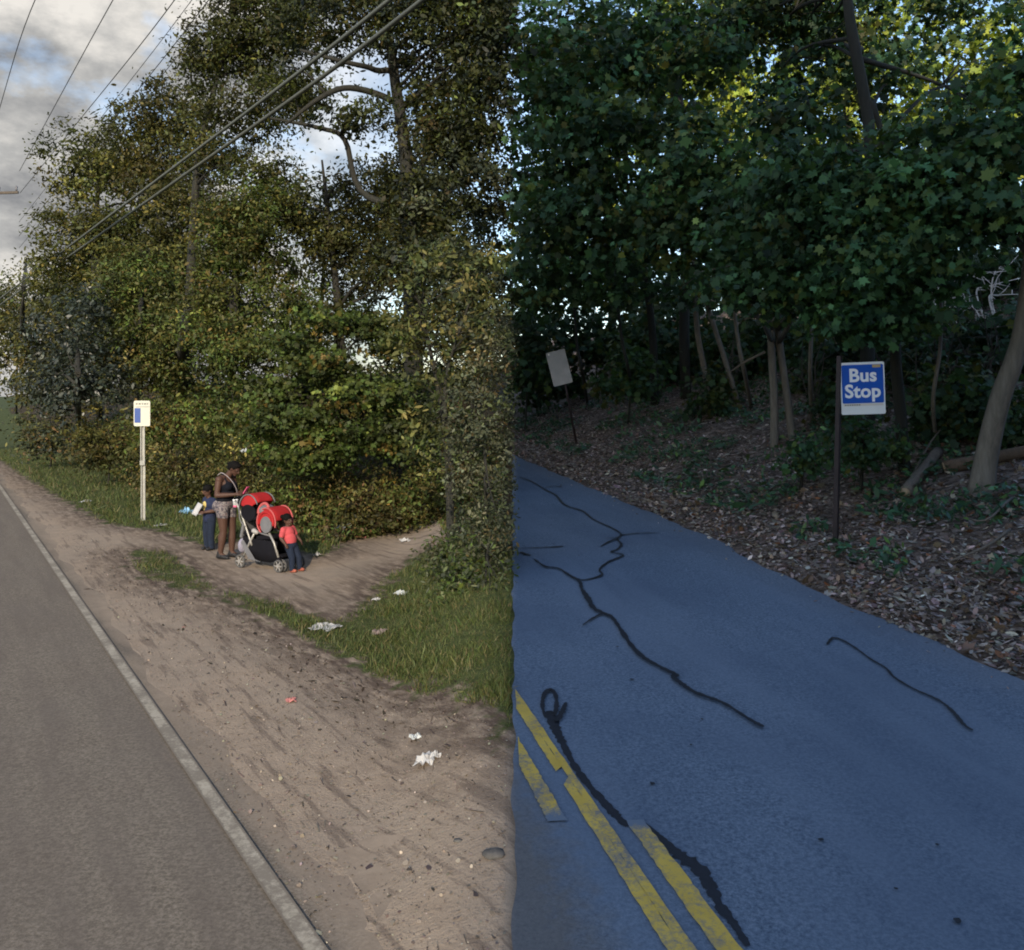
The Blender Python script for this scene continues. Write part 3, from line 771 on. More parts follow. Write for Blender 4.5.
left_tree('dense fresh green young maple behind the stroller', 330, 500, [([(335, 440, 18), (338, 380, 18), (335, 330, 18)], [.1, .08, .06, .03])],
          [(345, 322, 18, 46, 16, 1.0), (388, 338, 18, 30, 20, .9), (296, 348, 17.5, 34, 14, .9), (330, 368, 17.3, 50, 16, 1.1), (282, 388, 17.5, 34, 16, 1.0), (372, 392, 17.1, 50, 18, 1.1), (306, 418, 17, 50, 16, 1.0), (262, 425, 17.3, 26, 20, .9), (352, 436, 16.9, 44, 16, 1.0), (400, 430, 17, 26, 26, .9), (310, 455, 17, 50, 16, .9)], 6500, .105, G_FRESH + G_MID[:2], shape='maple', name='maple_tree', clump=.24, flat_=.4, nlimb=16)
left_tree('spindly sapling with yellowing leaves at the right end of the slope', 450, 555, [
    ([(448, 470, 13.5), (440, 400, 13.5), (425, 320, 13.5), (424, 250, 13.5)], [.05, .045, .035, .025, .012]),
    ([(452, 470, 13.2), (445, 385, 13.2), (470, 300, 13)], [.04, .035, .025, .01])],
          [(440, 268, 13.5, 44, 28, .7), (480, 282, 13.3, 28, 44, .6), (405, 345, 13.5, 34, 16, .5), (432, 318, 13.4, 40, 26, .6), (470, 340, 13.3, 36, 24, .6), (424, 430, 13.2, 24, 30, .5), (455, 385, 13.3, 40, 24, .6), (390, 325, 13.6, 16, 10, .3)], 1500, .115, G_YEL, shape='oval', name='sapling', clump=.17, per=16, nlimb=40, limb_r=.014)
plant('grey_green_bush', 'grey-green fine-leaved bush at the roadside, right of the yellowing sapling', 'bush', g(488, 560), [stem_px(g(488, 560), [(486, 490, 11.8), (484, 400, 11.8)], [.04, .03, .01])],
      [px_ell(482, 400, 11.8, 30, 46, .5), px_ell(496, 455, 11.6, 24, 50, .5), px_ell(466, 470, 12, 22, 34, .5), px_ell(500, 520, 11.3, 16, 54, .45), px_ell(476, 525, 11.6, 24, 30, .45), px_ell(502, 345, 11.8, 16, 40, .4), px_ell(455, 440, 12.2, 12, 20, .3)], 9000, .055, 'oval', G_GREY + G_GREY + G_YEL[1:2], clump=.15, per=60, cj=.4, xlim=L, trunk='stem', nlimb=20, limb_r=.015)
plant('leafy_bush', 'dark green bush at the trodden path, below the grey-green one', 'bush', g(486, 600), [stem_px(g(486, 600), [(486, 570, 10.8), (488, 545, 10.8)], [.02, .015, .008])],
      [px_ell(480, 575, 11, 38, 32, .45), px_ell(500, 612, 10.2, 20, 34, .35), px_ell(452, 556, 11.9, 28, 26, .4), px_ell(470, 600, 10.6, 30, 16, .35)], 5200, .065, 'oval', G_FRESH + G_GREY, clump=.13, xlim=L, trunk='stem', nlimb=10, limb_r=.01)
for (px, py, Y, rx, ry, rY, n, sz, pal, label) in [
    (50, 432, 33, 36, 26, 1.4, 2500, .15, G_BRUSH + G_DARK, 'low olive bush at the foot of the dark evergreen bush'),
    (108, 440, 27, 36, 26, 1.2, 2500, .13, G_BRUSH + G_BROWN, 'reddish brown-tinged bush left of the white and blue sign'),
    (172, 420, 25, 34, 30, 1.2, 2500, .13, G_FRESH + G_BRUSH, 'green bush whose top shows right above the white and blue sign'),
    (176, 468, 22.5, 40, 34, 1.1, 3500, .10, G_BRUSH, 'olive bramble bush right of the grey sign post'),
    (232, 410, 22.5, 40, 34, 1.2, 3200, .12, G_FRESH + G_OLIVE, 'vine-covered mound above the woman'),
    (250, 462, 20.5, 48, 36, 1.0, 4200, .09, G_BRUSH + G_OLIVE, 'bramble bush directly behind the woman'),
    (312, 490, 18, 44, 40, .9, 4500, .085, G_BRUSH + G_FRESH, 'bramble bush behind the stroller canopy'),
    (372, 500, 17.5, 44, 30, .9, 3500, .085, G_BRUSH, 'bramble bush over the litter beside the path'),
    (428, 490, 17.5, 36, 38, .9, 3500, .085, G_FRESH + G_BRUSH, 'bramble bush where the path runs into the wood'),
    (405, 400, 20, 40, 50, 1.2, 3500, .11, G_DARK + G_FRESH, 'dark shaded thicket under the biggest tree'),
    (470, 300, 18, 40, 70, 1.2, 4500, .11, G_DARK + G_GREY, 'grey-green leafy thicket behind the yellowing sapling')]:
    b_ = g(px, min(py + ry, 545)); b_ = Vector((at(px, py, Y).x, Y, zof(at(px, py, Y).x, Y)))
    plant('bush', label, 'bush', b_, [([b_ - Vector((0, 0, .1)), at(px + 3, py + ry * .3, Y), at(px, py - ry * .5, Y)], [.03, .025, .01])],
          [px_ell(px, py, Y, rx, ry, rY), px_ell(px - rx * .5, py + ry * .5, Y - .3, rx * .6, ry * .6, rY * .6), px_ell(px + rx * .55, py + ry * .45, Y - .3, rx * .6, ry * .6, rY * .6)],
          int(n * 1.4), sz * .9, 'oval', pal, clump=sz * 2.6, per=60, cj=.42, xlim=L, trunk='stem', nlimb=12, limb_r=.015)

# dead orange-leaved spray
# undergrowth covering the slope: one mass
def scatter(poly, n):
    P = np.array(poly); lo, hi = P.min(0), P.max(0); out = []
    while sum(len(o) for o in out) < n:
        q = lo + rng.random((n * 2, 2)) * (hi - lo)
        out.append(q[sd_poly(q[:, 0], q[:, 1], poly) > 0])
    return np.concatenate(out)[:n]
def view_weight(x, y):      # keep what falls in view, thin out with distance
    return (np.abs(x / np.maximum(y, .5)) < 0.62)
n = 60000
t = rng.random(n); seg = rng.random(n)
Bp = np.array(BUSH[1:-1]); sl_ = np.linalg.norm(np.diff(Bp, axis=0), axis=1); w_ = sl_ / Bp[:-1, 1]; w_ /= w_.sum()
k = rng.choice(len(sl_), n, p=w_)
p = Bp[k] + (Bp[k + 1] - Bp[k]) * t[:, None]
nv = np.stack([np.full(n, .75), np.full(n, .66)], -1)
dd = -0.25 + 7.5 * seg ** 1.5
p = p + nv * dd[:, None]
ok = (sd_poly(p[:, 0], p[:, 1], WOOD) > -0.25) & (p[:, 0] < -0.15) & view_weight(p[:, 0], p[:, 1])
p = p[ok]; dd = dd[ok]
mound = 0.25 + 0.35 * np.clip(wob(p[:, 0], p[:, 1], 3.1) + wob(p[:, 0], p[:, 1], 1.2), -0.6, 1.4) + 0.1
z = H(p[:, 0], p[:, 1]) + np.clip(mound, .05, 1) * smooth01(-0.3, 0.8, dd) * rng.random(len(p)) ** .5
pos = np.stack([p[:, 0], p[:, 1], z], -1)
me = leaf_cloud('undergrowth', pos, rng.normal(0, .5, pos.shape) + np.array([-.15, -.35, .7]), .095 * np.exp(rng.normal(0, .3, len(pos))) * np.clip(pos[:, 1] / 20, .6, 1.4), 'oval', tints(len(pos), G_BRUSH + G_FRESH[:2] + [(1.2, (.09, .045, .028))], .35))
tag(link('undergrowth', me, M_LEAF), 'tangled low undergrowth with brown leaves covering the slope behind the path', 'undergrowth', kind='stuff')

# grass
def blades(poly, n, h, name, label, grow=0.0):
    P = np.array(poly); P = np.array([(a, min(b_, 45)) for a, b_ in P])
    q = scatter(P, n * 6)
    y = q[:, 1]; keep = rng.random(len(q)) < np.clip((7.0 / y) ** 1.6, 0, 1)
    q = q[keep & view_weight(q[:, 0], y)][:n]
    ds = sd_poly(q[:, 0], q[:, 1], [tuple(a) for a in P])
    q = q[(ds + 0.22 * wob(q[:, 0], q[:, 1], 5.3) > rng.random(len(q)) ** 2 * .35) & (q[:, 0] < -0.01)]
    z = H(q[:, 0], q[:, 1])
    pos = np.stack([q[:, 0], q[:, 1], z], -1)
    m_ = len(pos)
    tuft = .5 + .5 * wob(q[:, 0], q[:, 1], 4.1)
    hh = h * (0.5 + tuft) * np.exp(rng.normal(0, .3, m_))
    tang = np.array([0, 0, 1.0]) + rng.normal(0, .6, (m_, 3))
    nn = np.stack([rng.normal(0, 1, m_), rng.normal(0, 1, m_), rng.normal(0, .15, m_)], -1)
    K = SHAPES['blade'].copy(); SHAPES['blade_t'] = K * np.array([.13, 1])
    col = tints(m_, [(4, (.075, .100, .032)), (3, (.06, .082, .028)), (2, (.11, .115, .045)), (1.0, (.16, .135, .07))], .22)
    me = leaf_cloud(name, pos, nn, hh, 'blade_t', col, fold=.25, tang=tang)
    return tag(link(name, me, M_LEAF), label, 'grass', kind='stuff')
blades(G2, 50000, .05, 'grass', 'short worn grass between the dirt shoulder and the trodden path')
blades(G1, 50000, .10, 'grass', 'longer verge grass at the foot of the wooded slope')

# dark dead bits washed to the verge
q = []
for s in ([(120, 552), (150, 582), (205, 596), (245, 612), (290, 640), (330, 660), (380, 684), (430, 702), (470, 716), (512, 738)],):
    W_ = [flat(*p) for p in s]
    for a, b_ in zip(W_[:-1], W_[1:]):
        nn_ = 130
        t = rng.random((nn_, 1)); c_ = np.array(a) + (np.array(b_) - np.array(a)) * t
        q.append(c_ + np.array([-.75, -.66]) * np.abs(rng.normal(0, .42, (nn_, 1))))
q = np.concatenate(q); q = q[q[:, 0] < -.02]
pos = np.stack([q[:, 0], q[:, 1], H(q[:, 0], q[:, 1]) + .008], -1)
tg = np.stack([np.full(len(q), -.54), np.full(len(q), .84), np.zeros(len(q))], -1) + rng.normal(0, .35, (len(q), 3)) * np.array([1, 1, .1])
me = leaf_cloud('debris', pos, np.array([0, 0, 1.0]) + rng.normal(0, .15, pos.shape), .030 * np.exp(rng.normal(0, .6, len(q))), 'lance', tints(len(q), [(3, (.05, .036, .028)), (2, (.10, .075, .055)), (1, (.03, .025, .02))]), tang=tg)
tag(link('debris', me, M_LEAF), 'dark dead leaves and twigs gathered along the edge of the dirt shoulder', 'debris', kind='stuff')

SHOULDER = [tuple(ground(*p)[:2]) for p in [(60, 530), (120, 545), (205, 600), (330, 662), (430, 704), (512, 738), (511, 960), (330, 960), (250, 840)]]
q = scatter(SHOULDER, 16000); q = q[(rng.random(len(q)) < np.clip((6 / q[:, 1]) ** 1.3, 0, 1)) & (q[:, 0] < -.03)]
pos = np.stack([q[:, 0], q[:, 1], H(q[:, 0], q[:, 1]) + .004], -1)
SHAPES['chip'] = np.array([(0, -.5), (.4, -.3), (.5, .1), (.15, .5), (-.35, .4), (-.5, -.1)])
me = leaf_cloud('gravel', pos, np.array([0, 0, 1.0]) + rng.normal(0, .35, pos.shape), .0085 * np.exp(rng.normal(0, .5, len(q))), 'chip', tints(len(q), [(3, (.24, .20, .165)), (1, (.33, .29, .24)), (3, (.15, .122, .10)), (1, (.07, .058, .05))]), fold=-.35)
tag(link('gravel', me, M_LEAF_THICK), 'loose grit and small stones strewn over the dirt shoulder', 'gravel', kind='stuff')
q = scatter(SHOULDER, 5200); dg_ = sd_poly(q[:, 0], q[:, 1], G2); q = q[(q[:, 0] < -.03) & (rng.random(len(q)) < .05 + .5 * np.exp(np.minimum(dg_, 0) / .45))]
pos = np.stack([q[:, 0], q[:, 1], H(q[:, 0], q[:, 1]) + .007], -1)
tg = np.stack([np.full(len(q), -.54), np.full(len(q), .84), np.zeros(len(q))], -1) + rng.normal(0, .3, (len(q), 3)) * np.array([1, 1, .1])
SHAPES['twig'] = np.array([(-.05, -.5), (.05, -.5), (.03, .5), (-.04, .5)])
me = leaf_cloud('twigs', pos, np.array([0, 0, 1.0]) + rng.normal(0, .2, pos.shape), .055 * np.exp(rng.normal(0, .6, len(q))), 'twig', tints(len(q), [(3, (.08, .06, .05)), (2, (.14, .11, .09)), (1, (.05, .04, .035))]), tang=tg * np.array([1, 1, .15]))
tag(link('twigs', me, M_LEAF_THICK), 'dark twigs and straw bits lying along the dirt shoulder', 'twigs', kind='stuff')

# ---------------------------------------------------------------- the wood on the right
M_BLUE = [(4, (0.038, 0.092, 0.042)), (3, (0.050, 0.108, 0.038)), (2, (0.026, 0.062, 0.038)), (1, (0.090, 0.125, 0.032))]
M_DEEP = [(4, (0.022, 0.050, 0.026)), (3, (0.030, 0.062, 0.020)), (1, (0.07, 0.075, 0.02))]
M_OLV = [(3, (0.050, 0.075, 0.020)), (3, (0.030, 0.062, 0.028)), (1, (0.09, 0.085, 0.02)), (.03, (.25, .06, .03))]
M_SUN = [(4, (0.22, 0.29, 0.045)), (3, (0.30, 0.33, 0.05)), (2, (0.11, 0.155, 0.03))]  # sunlight put into the leaf tint: lighter and yellower than the nearer leaves
def right_tree(label, stems, ells, n, size, pal, name='maple_tree', mt=None, base=None, **kw):
    b_ = g(*base)
    def st_(s):
        q = b_ if len(s) < 3 else g(*s[2]); dy = q.y - s[0][0][2]
        return stem_px(q, [(a[0], a[1], a[2] + dy) for a in s[0]], s[1])
    return plant(name, label, 'tree', b_, [st_(s) for s in stems], [px_ell(*e) for e in ells], n, size, 'maple', pal, xlim=1, mt=mt, up=.6, view=.05, flat_=.34, cj=.42, **kw)

right_tree('leafy maple behind the far blank sign, reaching out over the road', [([(652, 330, 20), (640, 240, 19), (628, 160, 18)], [.13, .11, .08, .04])],
    [(555, 90, 17, 48, 80, 1.4), (600, 150, 17, 56, 60, 1.4), (560, 220, 17, 50, 60, 1.3), (545, 285, 18, 26, 36, 1.0), (610, 230, 17.5, 50, 48, 1.3), (595, 290, 18, 32, 28, 1.0), (625, 60, 18, 60, 50, 1.4)], 10500, .155, M_BLUE + M_DEEP, clump=.40, base=(655, 405), nlimb=14)
right_tree('twin-stemmed maple with two slim pale trunks leaning left, nearest the far blank sign', [([(706, 380, 17.5), (697, 330, 17.3), (694, 270, 17.2), (690, 180, 17)], [.085, .075, .07, .06, .03]), ([(728, 370, 17.6), (712, 320, 17.4), (698, 275, 17.2)], [.075, .065, .06, .05], (741, 408))],
    [(685, 160, 16, 60, 56, 1.3), (715, 240, 15.5, 62, 44, 1.2), (660, 225, 16, 46, 46, 1.2), (740, 190, 15.5, 50, 50, 1.2), (700, 55, 17, 40, 26, 1.1)], 8500, .14, M_BLUE + M_OLV, clump=.38, mt=M_BARK_PALE, base=(709, 415), nlimb=12)
right_tree('maple with a close pair of straight grey trunks left of the blue sign', [([(774, 400, 15.5), (771, 340, 15.5), (772, 280, 15.3), (778, 200, 15)], [.085, .08, .075, .06, .03]), ([(786, 390, 15.4), (778, 330, 15.4), (776, 270, 15.3)], [.085, .075, .07, .05], (793, 438))],
    [(770, 250, 13.5, 60, 40, 1.1), (800, 190, 13, 60, 46, 1.1), (755, 292, 13.5, 40, 24, .9), (820, 265, 13, 50, 44, 1.0), (830, 300, 13, 40, 28, .9), (790, 120, 14, 34, 20, 1.0)], 8500, .13, M_BLUE + M_DEEP, clump=.36, mt=M_BARK_PALE, base=(774, 446), nlimb=12)
right_tree('maple with a shaggy trunk standing just right of the blue sign', [([(900, 410, 13.3), (895, 350, 13.2), (897, 280, 13), (893, 180, 13), (872, 100, 13)], [.10, .09, .085, .08, .06, .04])],
    [(880, 275, 12, 60, 40, 1.0), (925, 240, 11.5, 50, 44, 1.0), (860, 322, 12, 34, 24, .7), (905, 320, 12, 36, 18, .7), (850, 210, 12.5, 56, 44, 1.0), (900, 185, 12, 56, 24, 1.0), (930, 290, 12, 16, 14, .5)], 7500, .12, M_BLUE, clump=.34, base=(905, 470), nlimb=14)
right_tree('stout tree at the right edge, its smooth pale trunk leaning right', [([(987, 455, 12.6), (1000, 400, 12.4), (1022, 330, 12.2), (1035, 200, 12)], [.19, .155, .14, .13, .1, .06])],
    [(960, 180, 11.5, 50, 30, 1.0), (1000, 135, 11.2, 40, 24, 1.0), (985, 212, 11.3, 46, 24, .9), (925, 135, 12, 34, 18, 1.0), (1020, 215, 11, 30, 24, .8), (1035, 60, 11.5, 24, 50, 1)], 6000, .12, M_BLUE + M_OLV[:2], clump=.34, mt=M_BARK_PALE, base=(980, 492), nlimb=12)
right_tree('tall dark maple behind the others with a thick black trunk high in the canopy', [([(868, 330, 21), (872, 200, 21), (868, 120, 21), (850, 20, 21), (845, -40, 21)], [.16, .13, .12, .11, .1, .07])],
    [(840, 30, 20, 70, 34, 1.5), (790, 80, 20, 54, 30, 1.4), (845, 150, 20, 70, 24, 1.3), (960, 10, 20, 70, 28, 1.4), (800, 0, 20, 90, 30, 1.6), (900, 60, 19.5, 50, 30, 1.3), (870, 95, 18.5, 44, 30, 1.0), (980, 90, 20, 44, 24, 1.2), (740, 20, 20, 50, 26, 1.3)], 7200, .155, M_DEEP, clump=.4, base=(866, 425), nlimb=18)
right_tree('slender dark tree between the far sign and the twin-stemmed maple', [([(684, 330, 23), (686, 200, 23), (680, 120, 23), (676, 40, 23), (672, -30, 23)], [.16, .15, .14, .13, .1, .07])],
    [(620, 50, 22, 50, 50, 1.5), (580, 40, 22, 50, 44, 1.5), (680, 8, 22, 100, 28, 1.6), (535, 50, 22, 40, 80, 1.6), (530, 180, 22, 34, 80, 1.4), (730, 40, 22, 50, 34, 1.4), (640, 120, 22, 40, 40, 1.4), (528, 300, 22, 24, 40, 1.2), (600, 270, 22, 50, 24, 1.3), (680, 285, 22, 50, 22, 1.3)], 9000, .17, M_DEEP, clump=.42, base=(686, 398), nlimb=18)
for i_, (label, bx, pts, r) in enumerate([
    ('thin crooked sapling growing right behind the far blank sign', 588, [(583, 375, 24), (577, 345, 24), (574, 300, 24)], .05),
    ('thin brown sapling left of the slender dark tree', 634, [(629, 372, 23), (622, 340, 23), (616, 290, 23)], .05),
    ('thin leaning sapling right of the twin-stemmed maple', 752, [(744, 370, 18.5), (738, 340, 18.5), (732, 290, 18.5)], .05),
    ('straight brown sapling behind the blue sign, left of its post', 812, [(810, 370, 17), (812, 320, 17), (814, 280, 17)], .045),
    ('crooked sapling between the shaggy trunk and the stout leaning tree', 937, [(933, 400, 14), (940, 350, 14), (942, 290, 14), (950, 240, 14)], .035)]):
    b_ = g(bx, [402, 398, 404, 420, 440][i_])
    e = pts[-1]
    plant('sapling', label, 'tree', b_, [stem_px(b_, pts, [r, r * .9, r * .8, r * .7, r * .4][:len(pts) + 1])], [px_ell(e[0], e[1] - 14, e[2], 26, 24, .6)], 350, .15, 'maple', M_DEEP, xlim=1, nlimb=5, limb_r=.02, clump=.3, mt=M_BARK if i_ < 2 else M_BARK_PALE)
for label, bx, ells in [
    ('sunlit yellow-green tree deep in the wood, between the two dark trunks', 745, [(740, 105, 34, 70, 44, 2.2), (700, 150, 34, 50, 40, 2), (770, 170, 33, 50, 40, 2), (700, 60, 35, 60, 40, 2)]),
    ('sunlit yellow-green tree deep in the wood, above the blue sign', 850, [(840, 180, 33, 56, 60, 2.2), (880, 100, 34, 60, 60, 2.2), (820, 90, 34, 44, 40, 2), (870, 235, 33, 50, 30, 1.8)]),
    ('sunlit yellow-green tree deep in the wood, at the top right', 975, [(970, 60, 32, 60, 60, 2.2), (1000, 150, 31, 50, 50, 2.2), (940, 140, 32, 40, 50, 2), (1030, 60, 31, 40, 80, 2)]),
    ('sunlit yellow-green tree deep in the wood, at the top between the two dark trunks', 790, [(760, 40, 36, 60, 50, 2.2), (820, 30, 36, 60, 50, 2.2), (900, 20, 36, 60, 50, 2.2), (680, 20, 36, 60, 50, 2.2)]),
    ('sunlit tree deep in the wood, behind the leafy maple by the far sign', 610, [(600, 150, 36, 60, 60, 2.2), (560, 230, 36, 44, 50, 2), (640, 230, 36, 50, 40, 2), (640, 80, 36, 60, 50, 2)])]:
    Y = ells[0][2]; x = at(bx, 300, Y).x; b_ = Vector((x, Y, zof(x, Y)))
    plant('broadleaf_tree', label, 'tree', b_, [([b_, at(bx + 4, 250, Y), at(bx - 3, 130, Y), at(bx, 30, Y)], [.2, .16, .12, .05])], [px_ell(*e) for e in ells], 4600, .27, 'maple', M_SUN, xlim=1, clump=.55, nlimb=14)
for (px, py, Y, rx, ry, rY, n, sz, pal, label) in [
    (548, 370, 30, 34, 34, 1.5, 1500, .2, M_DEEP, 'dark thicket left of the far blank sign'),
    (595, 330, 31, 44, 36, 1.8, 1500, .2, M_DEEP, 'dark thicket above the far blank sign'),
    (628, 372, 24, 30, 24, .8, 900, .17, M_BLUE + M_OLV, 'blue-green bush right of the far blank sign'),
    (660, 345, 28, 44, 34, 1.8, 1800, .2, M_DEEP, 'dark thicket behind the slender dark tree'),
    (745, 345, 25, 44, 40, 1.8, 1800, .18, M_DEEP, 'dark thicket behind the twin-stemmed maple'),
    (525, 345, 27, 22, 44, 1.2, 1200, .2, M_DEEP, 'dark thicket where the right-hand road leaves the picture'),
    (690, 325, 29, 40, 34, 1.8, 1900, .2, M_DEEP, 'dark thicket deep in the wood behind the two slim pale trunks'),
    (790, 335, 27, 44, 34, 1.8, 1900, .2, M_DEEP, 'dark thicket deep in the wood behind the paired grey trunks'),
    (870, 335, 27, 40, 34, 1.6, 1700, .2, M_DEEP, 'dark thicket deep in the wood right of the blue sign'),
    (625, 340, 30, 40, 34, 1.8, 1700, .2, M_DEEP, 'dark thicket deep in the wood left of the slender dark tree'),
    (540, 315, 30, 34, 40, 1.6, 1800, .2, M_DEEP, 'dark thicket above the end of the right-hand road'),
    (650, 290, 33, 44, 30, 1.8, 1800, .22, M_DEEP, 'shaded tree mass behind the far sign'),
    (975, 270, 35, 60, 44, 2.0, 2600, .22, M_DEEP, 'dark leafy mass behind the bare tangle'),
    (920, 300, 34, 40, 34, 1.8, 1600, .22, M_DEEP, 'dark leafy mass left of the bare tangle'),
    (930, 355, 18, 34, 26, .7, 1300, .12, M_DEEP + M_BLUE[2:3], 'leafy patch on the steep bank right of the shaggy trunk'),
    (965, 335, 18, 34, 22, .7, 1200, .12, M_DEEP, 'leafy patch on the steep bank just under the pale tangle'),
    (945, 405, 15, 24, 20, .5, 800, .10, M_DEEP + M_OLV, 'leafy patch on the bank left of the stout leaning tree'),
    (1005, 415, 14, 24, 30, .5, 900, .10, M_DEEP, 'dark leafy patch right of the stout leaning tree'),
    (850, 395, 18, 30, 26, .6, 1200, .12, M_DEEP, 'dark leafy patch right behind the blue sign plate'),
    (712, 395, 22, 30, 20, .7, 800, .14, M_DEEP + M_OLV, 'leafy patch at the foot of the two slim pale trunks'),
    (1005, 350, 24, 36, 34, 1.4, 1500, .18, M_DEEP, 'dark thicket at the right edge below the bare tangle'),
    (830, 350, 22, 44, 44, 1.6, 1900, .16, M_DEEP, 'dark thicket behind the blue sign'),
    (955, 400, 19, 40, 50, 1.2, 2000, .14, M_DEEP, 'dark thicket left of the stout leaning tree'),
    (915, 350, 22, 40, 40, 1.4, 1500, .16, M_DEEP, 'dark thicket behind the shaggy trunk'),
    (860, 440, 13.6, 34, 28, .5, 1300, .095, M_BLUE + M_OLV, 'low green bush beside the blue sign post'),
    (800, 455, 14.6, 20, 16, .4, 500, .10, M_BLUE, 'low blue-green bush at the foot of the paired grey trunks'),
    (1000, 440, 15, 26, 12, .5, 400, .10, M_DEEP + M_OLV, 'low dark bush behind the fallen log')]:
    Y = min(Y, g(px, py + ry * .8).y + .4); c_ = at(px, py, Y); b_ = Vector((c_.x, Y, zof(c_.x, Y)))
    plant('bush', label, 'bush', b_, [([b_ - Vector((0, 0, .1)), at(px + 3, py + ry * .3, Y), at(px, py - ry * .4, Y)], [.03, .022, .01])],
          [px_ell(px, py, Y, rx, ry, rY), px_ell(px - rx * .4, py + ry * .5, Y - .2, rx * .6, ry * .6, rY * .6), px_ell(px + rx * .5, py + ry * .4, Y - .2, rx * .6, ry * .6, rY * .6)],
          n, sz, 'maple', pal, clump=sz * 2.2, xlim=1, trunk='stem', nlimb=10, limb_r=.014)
# bare tangle, far right: sunlight is put into its pale wood colour
b_ = g(968, 338); DY = b_.y
DB = thing('dead_brush', 'pale bare tangle of dead branches catching the sun at the right edge', 'dead brush', b_)
M_SUN_WOOD = simple('sunlit_wood', (.62, .57, .52), .8, .3, 6)
for k in range(9):
    e = at(random.gauss(968, 30), random.gauss(284, 22), DY + random.uniform(-.6, .6)) - b_
    s0 = Vector((e.x * .8 + random.uniform(-.4, .4), random.uniform(-.3, .3), -.1))
    st_ = curve_pts([s0, s0.lerp(e, .5) + Vector((random.uniform(-.5, .5), 0, random.uniform(0, .5))), e, e + Vector((random.uniform(-.2, .9), random.uniform(-.3, .3), random.uniform(-.5, .2)))], 5)
    tub = [(st_, list(np.linspace(.026, .006, len(st_))))]
    for q in range(7):
        a = random.choice(st_[6:]); dr = Vector((random.gauss(.5, .6), random.gauss(0, .4), random.gauss(.1, .5))).normalized() * random.uniform(.15, .6)
        tub.append(([a, a + dr * .5 + Vector((0, 0, random.uniform(-.12, .12))), a + dr], [.011, .008, .003]))
    link('branch', tubes_mesh('branch', tub, 6), M_SUN_WOOD, DB)

# thin dark brush on the steep bank
M_BRUSHWOOD = bark_mat('brushwood', (.03, .024, .02), (.10, .08, .068))
for lab, px, py, sx, sy, kk in [('bare dark brush on the steep bank between the blue sign and the shaggy trunk', 868, 420, 22, 60, 7), ('bare brown brush on the steep bank left of the stout leaning tree', 935, 440, 26, 90, 10), ('bare brush under the pale tangle at the right edge', 985, 400, 22, 60, 8), ('bare dark brush beside the paired grey trunks', 812, 425, 16, 60, 6), ('bare dark brush at the foot of the twin-stemmed maple', 730, 405, 22, 50, 6), ('bare dark brush between the far sign and the twin-stemmed maple', 640, 398, 34, 44, 7)]:
    b_ = g(px, py); BD = thing('bare_bush', lab, 'bush', b_)
    for k in range(kk):
        e = at(px + random.gauss(0, sx), py - abs(random.gauss(sy, sy * .5)), b_.y + random.uniform(-.6, .5)) - b_
        s0 = Vector((random.uniform(-.4, .4), random.uniform(-.2, .2), -.1))
        st_ = curve_pts([s0, s0.lerp(e, .5) + Vector((random.uniform(-.3, .3), 0, random.uniform(-.1, .3))), e], 6)
        tub = [(st_, list(np.linspace(.018, .006, len(st_))))]
        for q in range(6):
            a = random.choice(st_[3:]); dr = Vector((random.gauss(0, .7), random.gauss(0, .4), random.gauss(.2, .6))).normalized() * random.uniform(.2, .7)
            tub.append(([a, a + dr * .5 + Vector((0, 0, random.uniform(-.06, .06))), a + dr], [.009, .007, .003]))
        link('branch', tubes_mesh('branch', tub, 5), M_BRUSHWOOD, BD)

# leaf litter on the bank
def litter(n, region_fn, ylo, yhi, xhi, size, lift, name, label, pal, shape='oval', up=1.2):
    q = np.stack([rng.random(n * 8) * (xhi + .2) , ylo + (yhi - ylo) * rng.random(n * 8) ** 1.7], -1)
    q = q[region_fn(q[:, 0], q[:, 1]) & view_weight(q[:, 0], q[:, 1]) & (q[:, 0] > .03)][:n]
    pos = np.stack([q[:, 0], q[:, 1], H(q[:, 0], q[:, 1]) + lift * rng.random(len(q)) + .012], -1)
    me = leaf_cloud(name, pos, rng.normal(0, .42, pos.shape) + np.array([0, 0, up]), size * np.exp(rng.normal(0, .35, len(q))), shape, tints(len(q), pal, .3), fold=.35)
    return tag(link(name, me, M_LEAF_THICK), label, 'leaf litter' if 'leaf' in name else 'ground cover', kind='stuff')
LIT = [(4, (.29, .23, .205)), (4, (.21, .16, .14)), (2, (.38, .32, .285)), (1.4, (.46, .41, .37)), (2, (.085, .066, .056)), (.4, (.24, .11, .055))]
def near_edge(x, y):
    g_ = road_gap(x, y); return (g_ > -.10 + .18 * rng.random(x.shape) ** .5) & (rng.random(x.shape) < np.clip(1.35 - g_ * .33, .25, 1))
litter(30000, near_edge, 5.5, 30, 13, .07, .05, 'leaf_litter', 'carpet of fallen brown leaves along the right-hand road edge', LIT)
litter(1300, lambda x, y: (road_gap(x, y) > 0), 5.5, 16, 8, .085, .05, 'leaf_litter', 'larger pale fallen maple leaves lying on the brown carpet', [(3, (.22, .165, .125)), (1.2, (.31, .26, .21)), (1, (.20, .10, .05)), (2, (.14, .09, .06))], 'maple', .8)
litter(900, lambda x, y: (np.abs(road_gap(x, y) + .15) < .22) & (rng.random(x.shape) < .25), 5.5, 24, 6, .05, .01, 'leaf_litter', 'single fallen leaves strayed onto the asphalt edge', LIT, 'oval', 2)
def patches(x, y):
    g_ = road_gap(x, y); m_ = wob(x, y, 2.3) + .6 * wob(x + 7, y, 4.7)
    return (g_ > .8) & (m_ > .05)
